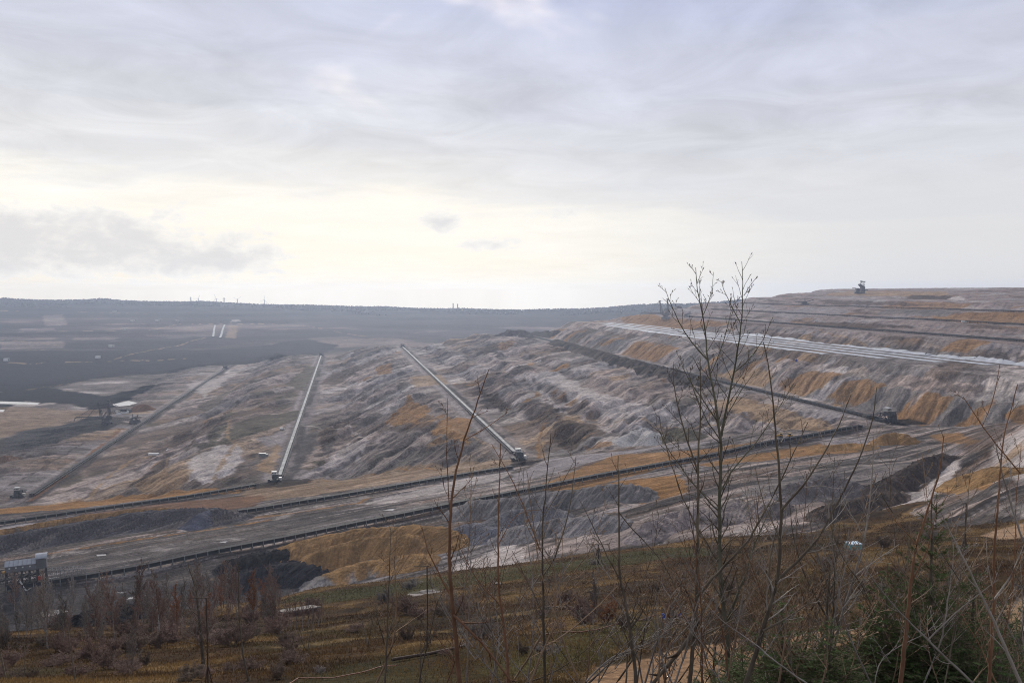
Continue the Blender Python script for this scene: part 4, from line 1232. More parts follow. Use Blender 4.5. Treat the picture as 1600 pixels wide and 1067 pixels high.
def rim_loader(u, v, label):
    p = ground(u, v)
    o = thing('bench_machine', label, 'mining machine', p, 0)
    m = MB(); m.box((0, 0, 2), (22, 8, 4), 0, .85); m.build('crawler', STEEL, o)
    m = MB(); m.box((-2, 0, 6.5), (12, 6, 5)); m.beam((2, 0, 8), (20, 0, 13), 2, 1.6); m.beam((-4, 0, 8), (-24, 0, 7), 2, 1.6); m.build('superstructure', STEEL, o)
    m = MB(); m.beam((0, 0, 8), (-1, 0, 17), 1); m.beam((-1, 0, 17), (20, 0, 13), .5); m.beam((-1, 0, 17), (-23, 0, 8), .5); m.build('mast', STEEL, o)


rim_loader(1258, 476, 'low dark mining machine on the brown upper bench below the skyline')


# ------------------------------------------------------------------ vehicles and small plant
def bulldozer(u, v, label, rz):
    p = ground(u, v)
    o = thing('bulldozer', label, 'bulldozer', p, rz, 'yellow bulldozers')
    for y in (-1.25, 1.25):
        m = MB(); m.tube([(-1.8, y, .55), (-1.2, y, .55)], .55, 8)
        m.box((0, y, .55), (3.8, .7, 1.05), 0, .9); m.build('track', TYRE, o)
    m = MB(); m.box((.5, 0, 1.35), (2.9, 1.6, 1.2), 0, .92); m.box((-1.4, 0, 1.3), (1.4, 1.8, .9)); m.build('body', YELLOW, o)
    m = MB(); m.box((-.7, 0, 2.45), (1.5, 1.6, 1.3), 0, .9); c = m.build('cab', GLASS, o)
    m = MB(); m.box((-.7, 0, 3.15), (1.8, 1.8, .16)); m.build('roof', YELLOW, c)
    m = MB(); m.add([(2.3, -1.9, .15), (2.3, 1.9, .15), (2.0, 1.9, .8), (2.0, -1.9, .8), (2.25, -1.9, 1.45), (2.25, 1.9, 1.45), (2.5, -1.9, .1), (2.5, 1.9, .1), (2.25, 1.9, .8), (2.25, -1.9, .8), (2.45, -1.9, 1.5), (2.45, 1.9, 1.5)],
              [(0, 1, 2, 3), (3, 2, 5, 4), (6, 9, 8, 7), (9, 10, 11, 8), (4, 5, 11, 10), (0, 6, 7, 1), (0, 3, 9, 6), (3, 4, 10, 9), (1, 7, 8, 2), (2, 8, 11, 5)])
    for y in (-1.6, 1.6):
        m.beam((0, y, .7), (2.1, y, .6), .22)
    m.build('blade', YELLOW, o)
    m = MB(); m.tube([(1.2, .4, 1.9), (1.2, .4, 2.7)], .08, 6); m.build('exhaust', TYRE, o)


bulldozer(1219, 683, 'dusty bulldozer at the edge of the tan plateau, left of the two', 2.6)
bulldozer(1235, 684, 'bright yellow bulldozer at the edge of the tan plateau, right of the two', .2)


def van(u, v, label, rz, mat=WHITEP, L=5.5, H=2.4, W=2.1):
    p = ground(u, v)
    o = thing('works_van', label, 'van', p, rz, 'works vehicles in the pit')
    prof = [(-L / 2, .45), (L / 2, .45), (L / 2, 1.15), (L * .36, 1.3), (L * .22, H), (-L / 2, H)]
    n = len(prof)
    m = MB(); m.add([(x, -W / 2, z) for x, z in prof] + [(x, W / 2, z) for x, z in prof], [tuple(range(n)), tuple(range(2 * n - 1, n - 1, -1))] + [(i, n + i, n + (i + 1) % n, (i + 1) % n) for i in range(n)])
    m.build('body', mat, o)
    m = MB()
    for y in (-W / 2 - .02, W / 2 + .02):
        m.box((L * .18, y, H * .74), (L * .16, .05, H * .26))
    m.build('window', GLASS, o)
    for x in (-L * .3, L * .3):
        for y in (-W / 2 + .1, W / 2 - .1):
            w = MB(); w.tube([(x, y - .13, .42), (x, y + .13, .42)], .42, 10); w.build('wheel', TYRE, o)


van(441, 671, 'white van parked left of the straight pale conveyor', .4)
van(1276, 501, 'tiny white van on the grey bench above the white sheeting', 0, L=7, H=3)
van(1506, 504, 'tiny white van at right beside the upper bench conveyor', 0, L=7, H=3)
van(263, 710, 'white van on the brown track between the two left conveyors', 1.4)


def container(name, u, v, label, d, mat, rz=0.0, cat='container', ribs=0, lid=None, group=None):
    p = ground(u, v)
    o = thing(name, label, cat, p, rz, group)
    m = MB(); m.box((0, 0, d[2] / 2), d); b = m.build('body', mat, o)
    if ribs:
        m = MB(); m.box((0, 0, 0), (d[0] / ribs * .35, .12, d[2] * .92)); me = m.mesh('rib', mat)
        for i in range(ribs):
            for y in (-1, 1):
                c = bpy.data.objects.new('rib', me); col.objects.link(c); c.parent = b; c.location = (-d[0] / 2 + d[0] * (i + .5) / ribs, y * d[1] / 2, d[2] / 2)
    m = MB(); m.box((0, 0, d[2] + .1), (d[0] * 1.04, d[1] * 1.06, .2)); m.build('roof', lid or mat, o)
    m = MB(); m.box((d[0] / 2 + .03, 0, d[2] * .46), (.08, d[1] * .45, d[2] * .8)); m.build('door', STEEL2, o)
    return o


container('site_container', 410, 713, 'large grey site container on the orange patch left of the straight conveyor', (6.5, 3, 3.2), STEEL2, .1, lid=LIGHTSTEEL, group='site containers')
container('site_container', 416.5, 713, 'small grey site container beside a larger one on the orange patch', (3.2, 2.6, 2.6), STEEL2, .1, lid=LIGHTSTEEL, group='site containers')
container('site_container', 186, 648, 'white site container near the leftmost spreading machine, nearer of two', (7, 4, 3.6), WHITEP, .2, group='site containers')
container('site_container', 196, 646, 'longer white site container behind the leftmost spreading machine', (10, 4, 3.8), WHITEP, .2, group='site containers')
container('site_container', 203, 645, 'dark site container beside two white ones at left', (5, 5, 5), STEEL, .2, group='site containers')
container('long_container', 240, 712, 'long flat white container on the brown plain between the left conveyors', (11, 3, 1.8), WHITEP, 0)
container('pump_hut', 1333, 864, 'small teal hut with pale blue roof on the grassy slope', (3.1, 2.4, 2.2), TEAL, .12, 'hut', 5, TEALTOP)
container('switch_cabinet', 10, 564, 'small white cabinet on the black coal face at far left', (12, 8, 7), WHITEP, 0, 'cabinet')
container('switch_cabinet', 153, 560, 'small white cabinet beside the track over the coal face', (12, 8, 6), WHITEP, 0, 'cabinet')
for (u_, v_), lb in (((207, 503), 'white hut on the far slope, leftmost of three on the upper terrace'), ((246, 503), 'white hut on the far slope, middle of three on the upper terrace'), ((277, 504), 'white hut on the far slope, rightmost of three on the upper terrace'),
                     ((196, 516.5), 'white hut alone on the middle terrace of the far slope'), ((179, 486), 'white hut highest up on the far slope'), ((174, 542), 'white hut low on the far slope just above the coal')):
    container('works_hut', u_, v_, lb, (16, 9, 7), CREAM, 0, 'hut', group='white huts on the far slope')


def barrel(u, v, label):
    p = ground(u, v); o = thing('barrel_tank', label, 'tank', p, 0)
    m = MB(); m.tube([(0, 0, -.2), (0, 0, .3), (0, 0, 2.6), (0, 0, 3.0)], [1.5, 1.6, 1.6, 1.2], 12); b = m.build('body', BLUEP, o)
    m = MB(); m.tube([(0, 0, 3.0), (0, 0, 3.3)], .5, 8); m.build('lid', STEEL, o)


barrel(1244, 566, 'blue tank standing in front of the white sheeting')

# ------------------------------------------------------------------ white sheeting strips
def sheet_strips():
    ends = [((1290, 566), 'first of the white sheeting strips, nearest to the fourth conveyor'), ((1380, 569), 'second white sheeting strip counted from the front'), ((1470, 571), 'third white sheeting strip counted from the front'),
            ((1550, 572), 'fourth white sheeting strip, ending just inside the right edge'), ((1640, 566), 'rearmost white sheeting strip, close under the brown bank')]
    r = np.random.default_rng(3)
    for k, ((u, v), lb) in enumerate(ends):
        p = ground(u, v); s = 591 + 26 * k
        # keep the near end on its sight line, the strip itself parallel to the conveyors
        a, _ = ray(u, v); y = s / (a + LEAN); y1 = 1960 - 40 * abs(k - 2) - (450 if k == 4 else 0)
        x0 = s - LEAN * y
        o = thing('sheeting_strip', lb, 'sheeting', (x0, y, gz(x0, y)), 0, 'white sheeting strips')
        while y < y1:
            ln = r.uniform(45, 110); w = r.uniform(6.4, 8.0); ds = r.uniform(-1.6, 1.6)
            n = max(3, int(ln / 6)); vs, fs = [], []
            for i in range(n + 1):
                yy = y + ln * i / n
                for j in range(4):
                    ss = s + ds + (j / 3 * 2 - 1) * w + .5 * sin(i * 1.3 + j)
                    xx = ss - LEAN * yy
                    vs.append((xx, yy, 0))
            q = np.array(vs); q[:, 2] = terrain(q[:, 0], q[:, 1])[0] + .35
            q -= np.array(o.location)
            for i in range(n):
                for j in range(3):
                    fs.append((i * 4 + j, i * 4 + j + 1, (i + 1) * 4 + j + 1, (i + 1) * 4 + j))
            m = MB(); m.add(q, fs); m.build('sheet', SHEET, o)
            y += ln + r.uniform(.5, 3)


sheet_strips()


# ------------------------------------------------------------------ spoil heaps
HEAP_MATS = {}


def heap(label, uv, H, W, c, name='spoil_heap', furrow=(0, 1), c2=None, skew=.35, res=1.1, group=None, expo=1.0, line=None, lump=.18):
    P = np.array([ground(u, v)[:2] for u, v in uv]) if line is None else np.array([on_line(*q) for q in line])
    x0, y0 = P.min(0) - W * 1.25; x1, y1 = P.max(0) + W * 1.25
    res = max(res, math.sqrt((x1 - x0) * (y1 - y0) / 16000))
    X, Y = np.meshgrid(np.arange(x0, x1, res), np.arange(y0, y1, res))
    x, y = X.ravel(), Y.ravel()
    d = np.full(x.shape, 1e9); al = np.zeros(x.shape); acc = 0; side = np.zeros(x.shape)
    for a, b in zip(P[:-1], P[1:]):
        ab = b - a; L = np.linalg.norm(ab); t = ((x - a[0]) * ab[0] + (y - a[1]) * ab[1]) / L ** 2; tc = np.clip(t, 0, 1)
        q = np.hypot(x - a[0] - tc * ab[0], y - a[1] - tc * ab[1]); k = q < d
        al = np.where(k, acc + t * L, al); d = np.minimum(d, q); acc += L
    sd = sum(map(ord, label)) % 97
    dn = d + W * (.22 * fbm(x / (W * 1.4), y / (W * 1.4), 3, seed=sd * .1) + .05 * fbm(x * .3, y * .3, 3, seed=3))
    hgt = H * (1 - (np.clip(dn, 0, None) / W) ** expo)
    hgt = hgt - H * .06 * np.exp(-(dn / (W * .12)) ** 2)
    hgt = hgt * (1 + .18 * fbm(al / 30.0, al * 0 + sd, 3))
    if furrow[0]:
        hgt = hgt + furrow[0] * (ridged((al + skew * d) / furrow[1] + .8 * fbm(x * .03, y * .03, 2, seed=5)) + .5 * ridged((al + skew * d) / furrow[1] * 2.7)) * np.clip(dn / W * 4, 0, 1) * np.clip((1 - dn / W) * 5, 0, 1)
    hgt = hgt + np.clip(hgt, 0, 3) * (lump * fbm(x * .12, y * .12, 3, seed=6) + .6 * lump * fbm(x * .4, y * .4, 2, seed=7))
    zt = terrain(x, y)[0]
    on = hgt > 0
    z = np.where(on, zt + hgt, zt - .5)
    nr, nc = X.shape; idx = np.arange(nr * nc).reshape(nr, nc)
    Q = np.stack([idx[:-1, :-1], idx[:-1, 1:], idx[1:, 1:], idx[1:, :-1]], -1).reshape(-1, 4)
    Q = Q[on[Q].any(1)]
    if len(Q) == 0:
        return
    C = np.zeros((len(x), 3)); C[:] = c
    a = fbm((al + skew * d) * .06, d * .02, 4, .6, seed=sd * .3)
    if c2 is not None:
        mixc(C, c2, sstep(a + .25 * (dn / W - .6), .05, .25))
    C *= (1 + .5 * fbm((al + skew * d) * .22, d * .02, 4, .65, seed=2) + .2 * fbm(x * .06, y * .06, 3, seed=4))[:, None]; C = np.clip(C, .008, 1)
    o = grid_mesh(name, np.stack([x, y, z], 1), Q, C, M_HEAP, None, smooth=False, flow=np.stack([al + skew * d, d * .12, d * 0], 1))
    cen = np.array([x[Q].mean(), y[Q].mean(), zt.mean()])
    o.data.transform(Matrix.Translation(Vector(-cen))); o.location = tuple(cen)
    tag(o, label, 'spoil heap', group or 'spoil heaps')
    return o


OCHRE = (.255, .148, .063)
M_HEAP = soil_material('soil_heap', 0.55, 1.1, .9, .36, 1.0)
heap('big orange sand heap with rounded crest right of the coal heap', [(475, 864), (560, 846), (640, 842), (690, 848)], 8, 20, OCHRE, furrow=(.8, 6))
heap('orange sand heap with a ridge lying in front of the big orange heap', [(500, 884), (560, 868), (630, 862)], 9, 18, OCHRE, furrow=(.7, 6))
heap('low orange and grey heap nearest to the grassy slope', [(508, 912), (570, 890), (650, 880)], 4.5, 14, OCHRE, c2=GREY, furrow=(.5, 5))
heap('black coal heap with lumpy crest left of the big orange heap', [(372, 888), (410, 878), (445, 874)], 6, 13, (.026, .025, .027), furrow=(1.6, 5), lump=.36)
heap('broad dark grey coal heap in front of the orange heap', [(395, 906), (440, 897), (480, 900)], 6, 15, (.036, .034, .039), furrow=(1.6, 5), lump=.36)
heap('long dark furrowed ridge behind the transfer house at left', [(-60, 866), (60, 846), (150, 830), (240, 817), (310, 812), (335, 815)], 9, 24, (.105, .096, .10), furrow=(2.6, 7), c2=(.20, .175, .16), res=.8, skew=2.2)
heap('long orange sand ridge crowning the furrowed dark ridge at left', [(-40, 848), (40, 834), (110, 822), (190, 810), (260, 804)], 6.5, 10, OCHRE, furrow=(1.0, 6), c2=(.17, .13, .10))
heap('small bluish heap at the right end of the furrowed ridge', [(312, 822), (335, 812)], 9, 13, (.10, .10, .125), furrow=(.5, 5))
heap('grey rounded heap right of the big orange heap', [(712, 842), (740, 834), (765, 840)], 6, 14, (.15, .145, .16), furrow=(.6, 6))
heap('grey heap with steep furrowed face behind the bare saplings', [(770, 830), (800, 818), (850, 812)], 8, 17, (.16, .15, .155), furrow=(.8, 6))
heap('long grey ridge below the ochre terrace', [(745, 800), (850, 790), (920, 783), (975, 779)], 8, 20, (.175, .158, .152), furrow=(1.3, 7), c2=(.105, .097, .095))
heap('smooth lavender grey heap below the long grey ridge', [(800, 838), (870, 828), (935, 824)], 5.5, 17, (.21, .19, .185), furrow=(.9, 7), c2=(.13, .12, .118))
heap('orange sand cone near the fourth drive station', [(1384, 692), (1400, 690), (1412, 691)], 7.5, 12, OCHRE, furrow=(.6, 5))
heap('low orange heap left of the orange sand cone', [(1290, 702), (1330, 698), (1350, 700)], 3.5, 11, OCHRE, furrow=(.4, 5))
heap('long dark brown topsoil bank beside the fourth conveyor', [(870, 537), (960, 563), (1035, 584), (1100, 602)], 10, 22, (.050, .038, .031), furrow=(1.2, 14), c2=(.10, .075, .055), res=2.0)
heap('dark brown heap on the pale crest, farther left of two', None, 15, 26, (.075, .060, .052), furrow=(1, 14), res=2.5, line=[(418, 2095), (440, 2110), (455, 2100)])
heap('small dark brown heap below the other on the pale crest', None, 7, 16, (.075, .060, .052), furrow=(1, 14), res=2.5, line=[(426, 2010), (448, 1990)])
heap('dark brown heap beside the top end of the fourth conveyor', None, 12, 18, (.078, .064, .056), furrow=(1, 14), res=2.5, line=[(478, 2080), (490, 2040), (500, 1990)])
heap('red brown cone beside the leftmost field conveyor', [(215, 640), (226, 640)], 9, 17, (.16, .085, .05), furrow=(.5, 9), res=2)
heap('red brown cone at the left edge of the plain', [(6, 719), (14, 717)], 9, 13, (.15, .09, .06), furrow=(.5, 9), res=1.5)
heap('black rubble heap at the foot of the slope, left of two', [(136, 974), (150, 971), (162, 974)], 3.6, 6.5, (.022, .021, .023), furrow=(.8, 3))
heap('black rubble heap at the foot of the slope, right of two', [(180, 968), (200, 964), (222, 962)], 4.2, 7, (.028, .026, .028), furrow=(.8, 3))
heap('pale sand cone on the third strip', [(985, 690), (1004, 680), (1018, 690)], 10, 16, (.40, .37, .35), furrow=(.6, 6))
heap('brown scrubby heap right of the pale sand cone', [(1040, 686), (1060, 680), (1078, 685)], 8, 15, OLIVE, furrow=(.8, 6))
heap('dark brown bank along the right gully', [(1378, 772), (1410, 752), (1445, 735), (1470, 722)], 6.5, 12, (.075, .058, .050), furrow=(1.5, 5), c2=(.15, .115, .095))
heap('dark brown mound in front of the right gully', [(1300, 812), (1340, 800), (1375, 790)], 5.5, 13, (.075, .058, .050), furrow=(1.5, 5), c2=(.15, .115, .095))
heap('pink furrowed mound at right above the grassy slope', [(1010, 838), (1040, 822), (1075, 815)], 8, 15, (.25, .205, .19), furrow=(.9, 5), c2=(.13, .11, .105))
heap('pink mound behind the main sapling', [(1120, 815), (1150, 802), (1190, 800)], 7, 16, (.24, .20, .185), furrow=(.9, 6), c2=(.12, .10, .095))
heap('grey furrowed mound right of the main sapling', [(1240, 780), (1280, 765), (1310, 768)], 7, 16, (.16, .14, .135), furrow=(.9, 6))
heap('orange mound under the right bank', [(1500, 760), (1530, 750), (1550, 756)], 6, 13, (.26, .155, .07), furrow=(.6, 5))


# ------------------------------------------------------------------ pools of water
def build_pools():
    m, nt, b = mat_new('still_water')
    b.inputs['Base Color'].default_value = (.36, .325, .285, 1); b.inputs['Roughness'].default_value = .06
    b.inputs['IOR'].default_value = 1.33; b.inputs['Specular IOR Level'].default_value = .5
    tc = nt.nodes.new('ShaderNodeTexCoord'); bp = nt.nodes.new('ShaderNodeBump'); bp.inputs['Strength'].default_value = .02
    nt.links.new(n_noise(nt, .8, 3, .5, tc.outputs['Object']), bp.inputs['Height']); nt.links.new(bp.outputs[0], b.inputs['Normal'])
    for k, P in enumerate(POOLS):
        c = P['poly'].mean(0)
        q = c + (P['poly'] - c) * 1.0
        n = len(q); pts = []
        for i in range(n):
            a, b2 = q[i], q[(i + 1) % n]
            for j in range(6):
                pts.append(a + (b2 - a) * j / 6)
        pts = np.array(pts); r = np.hypot(*(pts - c).T); nz = fbm(pts[:, 0] / 9, pts[:, 1] / 9, 3, seed=k)
        pts = c + (pts - c) * (1.0 + .16 * nz)[:, None]
        vs = [(x - c[0], y - c[1], 0) for x, y in pts]
        me = bpy.data.meshes.new('water'); me.from_pydata(vs, [], [tuple(range(len(vs)))]); me.materials.append(m)
        o = bpy.data.objects.new('water', me); col.objects.link(o); o.location = (c[0], c[1], P['z']); o['kind'] = 'structure'; o['label'] = P['label']


build_pools()

# ------------------------------------------------------------------ bark and needles
def bark(name, c1, c2, sc=3.0):
    m, nt, b = mat_new(name)
    tc = nt.nodes.new('ShaderNodeTexCoord'); oi = nt.nodes.new('ShaderNodeObjectInfo')
    n = n_noise(nt, sc, 5, .65, tc.outputs['Object'])
    mx = nt.nodes.new('ShaderNodeMix'); mx.data_type = 'RGBA'
    nt.links.new(n_range(nt, n, .35, .65, 0, 1), mx.inputs[0]); mx.inputs[6].default_value = (*c1, 1); mx.inputs[7].default_value = (*c2, 1)
    nt.links.new(n_scale(nt, mx.outputs[2], n_range(nt, oi.outputs['Random'], 0, 1, .7, 1.3)), b.inputs['Base Color'])
    b.inputs['Roughness'].default_value = .85; b.inputs['Specular IOR Level'].default_value = .2
    return m


BARK_DARK = bark('bark_dark', (.075, .058, .044), (.16, .13, .095))
BARK_GREEN = bark('bark_lichen', (.085, .078, .052), (.16, .15, .11))
BARK_GREY = bark('bark_grey', (.17, .145, .125), (.30, .265, .235))
BARK_RED = bark('bark_red', (.12, .058, .032), (.20, .11, .065))
BARK_TAN = bark('bark_tan', (.20, .13, .080), (.30, .21, .14))
BARK_BIRCH = bark('bark_birch', (.36, .33, .30), (.14, .12, .11), 6)
TWIG_BROWN = bark('twig_brown', (.10, .068, .048), (.18, .13, .095))
TWIG_RED = bark('twig_red', (.15, .092, .070), (.22, .145, .115))
TWIG_GREY = bark('twig_grey', (.15, .125, .11), (.26, .225, .20))
TWIG_RUST = bark('twig_rust', (.20, .085, .038), (.27, .12, .055))
NEEDLE = bark('spruce_needle', (.042, .075, .022), (.10, .15, .048), 5)


def tubes_mesh(name, lines, mat, n=4):
    """lines: list of (points Nx3, radii N) -> one mesh"""
    V, Fq, base = [], [], 0
    ang = 2 * pi * np.arange(n) / n; ca, sa = np.cos(ang), np.sin(ang)
    for P, R in lines:
        P = np.asarray(P, float); R = np.asarray(R, float); k = len(P)
        D = np.gradient(P, axis=0); D /= np.linalg.norm(D, axis=1)[:, None] + 1e-9
        up = np.where(np.abs(D[:, 2:3]) < .9, [[0, 0, 1.]], [[1., 0, 0]])
        r = np.cross(D, up); r /= np.linalg.norm(r, axis=1)[:, None] + 1e-9
        u = np.cross(r, D)
        ring = P[:, None] + R[:, None, None] * (ca[None, :, None] * r[:, None] + sa[None, :, None] * u[:, None])
        V.append(ring.reshape(-1, 3))
        i = np.arange(k - 1)[:, None] * n + base; j = np.arange(n)[None]
        q = np.stack([i + j, i + (j + 1) % n, i + n + (j + 1) % n, i + n + j], -1)
        Fq.append(q.reshape(-1, 4)); base += k * n
    V = np.concatenate(V).astype(np.float32); Q = np.concatenate(Fq).astype(np.int32)
    me = bpy.data.meshes.new(name); nf = len(Q)
    me.vertices.add(len(V)); me.vertices.foreach_set('co', V.ravel())
    me.loops.add(nf * 4); me.loops.foreach_set('vertex_index', Q.ravel())
    me.polygons.add(nf); me.polygons.foreach_set('loop_start', np.arange(0, nf * 4, 4, dtype=np.int32))
    me.polygons.foreach_set('use_smooth', np.full(nf, True))
    me.update(calc_edges=True); me.materials.append(mat)
    return me


def link(name, me, parent=None, kind=None):
    o = bpy.data.objects.new(name, me); col.objects.link(o); o.parent = parent
    if kind:
        o['kind'] = kind
    return o


def wander(rng, p, d, length, n, wob, droop=0.0):
    pts = [np.array(p, float)]; d = np.array(d, float); d /= np.linalg.norm(d)
    for i in range(n):
        d = d + rng.normal(0, wob, 3); d[2] += droop; d /= np.linalg.norm(d)
        pts.append(pts[-1] + d * length / n)
    return np.array(pts)


def side_dir(rng, d, ang):
    d = d / np.linalg.norm(d)
    a = rng.normal(size=3); a -= d * (a @ d); a /= np.linalg.norm(a)
    return d * cos(ang) + a * sin(ang)


def bare_tree(rng, h, r, n_br, spread, lean=.05, twig=1.0, first=.25, up=.05, stems=1, levels=3, tr=.35, tmin=.004):
    """returns trunk lines, branch lines, twig lines, rooted at the origin"""
    T, B, W = [], [], []
    for s in range(stems):
        d0 = np.array([rng.normal(0, lean), rng.normal(0, lean), 1.0])
        if stems > 1:
            a = 2 * pi * s / stems + rng.uniform(-.5, .5); k = rng.uniform(.15, .55); d0 = np.array([cos(a) * k, sin(a) * k, 1.0])
        hs = h * (1 if s == 0 else rng.uniform(.6, 1)); n = 9
        P = wander(rng, (0, 0, -.25), d0, hs + .25, n, .05, .012)
        R = r * (1 if stems == 1 else .7) * np.linspace(1, .10, n + 1) ** .9
        T.append((P, R))
        for b in range(n_br):
            t = first + (1 - first) * (b + rng.uniform(0, 1)) / n_br
            x = t * n; i = min(int(x), n - 1); p = P[i] + (P[i + 1] - P[i]) * (x - i)
            d = side_dir(rng, P[i + 1] - P[i], rng.uniform(.5, .95) * (1 - .35 * t)); d[2] += up
            L = spread * (1.05 - t) ** .7 * rng.uniform(.6, 1.1) + .08 * h * .3
            m = 5; Q = wander(rng, p, d, L, m, .09, up * .6)
            rr = max(R[i] * tr, r * .07, tmin * 1.4)
            B.append((Q, rr * np.linspace(1, .22, m + 1)))
            nt_ = max(2, int(L / h * 26 * twig))
            for w in range(nt_):
                y = rng.uniform(.2, 1) * m; j = min(int(y), m - 1); q = Q[j] + (Q[j + 1] - Q[j]) * (y - j)
                e = side_dir(rng, Q[j + 1] - Q[j], rng.uniform(.35, .8)); e[2] += up
                l2 = L * rng.uniform(.2, .5) * (1.2 - y / m * .6)
                S = wander(rng, q, e, l2, 3, .12, up * .4)
                W.append((S, max(rr * .35, tmin) * np.linspace(1, .5, 4)))
                if levels > 2:
                    for g in range(rng.integers(1, 4)):
                        z = rng.uniform(.3, 1) * 3; jj = min(int(z), 2); q2 = S[jj] + (S[jj + 1] - S[jj]) * (z - jj)
                        W.append((wander(rng, q2, side_dir(rng, S[jj + 1] - S[jj], rng.uniform(.4, .8)), l2 * rng.uniform(.3, .6), 2, .12), max(rr * .22, tmin * .8) * np.linspace(1, .6, 3)))
    return T, B, W


class Proto:
    def __init__(self, seed, mt, mb, mw, thick=1.0, **kw):
        rng = np.random.default_rng(seed)
        T, B, W = bare_tree(rng, **kw)
        self.h = kw['h']
        self.t = tubes_mesh('trunk', T, mt, 5)
        self.b = tubes_mesh('branches', B, mb, 4)
        self.w = tubes_mesh('twigs', W, mw, 3)


def plant(name, proto, loc, label, cat, group, scale=1.0, rz=0.0, tilt=(0, 0)):
    o = thing(name, label, cat, loc, rz, group)
    o.scale = (scale,) * 3; o.rotation_euler = (tilt[0], tilt[1], rz)
    link('trunk', proto.t, o)
    c = link('crown', proto.b, o, 'stuff'); link('twigs', proto.w, c, 'stuff')
    return o


def hill_pt(u, v):
    p = ground(u, v)
    return p


ORD = ['first', 'second', 'third', 'fourth', 'fifth', 'sixth', 'seventh', 'eighth', 'ninth', 'tenth', 'eleventh', 'twelfth', 'thirteenth', 'fourteenth', 'fifteenth', 'sixteenth', 'seventeenth', 'eighteenth', 'nineteenth']
TENS = {20: 'twent', 30: 'thirt', 40: 'fort', 50: 'fift', 60: 'sixt', 70: 'sevent'}


def ordinal(n):
    if n <= 19:
        return ORD[n - 1]
    t = n // 10 * 10
    return TENS[t] + 'ieth' if n == t else TENS[t] + 'y ' + ORD[n - t - 1]


def number_from_left(objs):
    '''look-alikes get their rank from the left, by the side their base stands on in the view'''
    by = {}
    for o in objs:
        by.setdefault(o['label'], []).append(o)
    for lab, os_ in by.items():
        if len(os_) > 1:
            os_.sort(key=lambda o: o.location.x / o.location.y)
            for i, o in enumerate(os_):
                o['label'] = lab + ', ' + ordinal(i + 1) + ' from left'


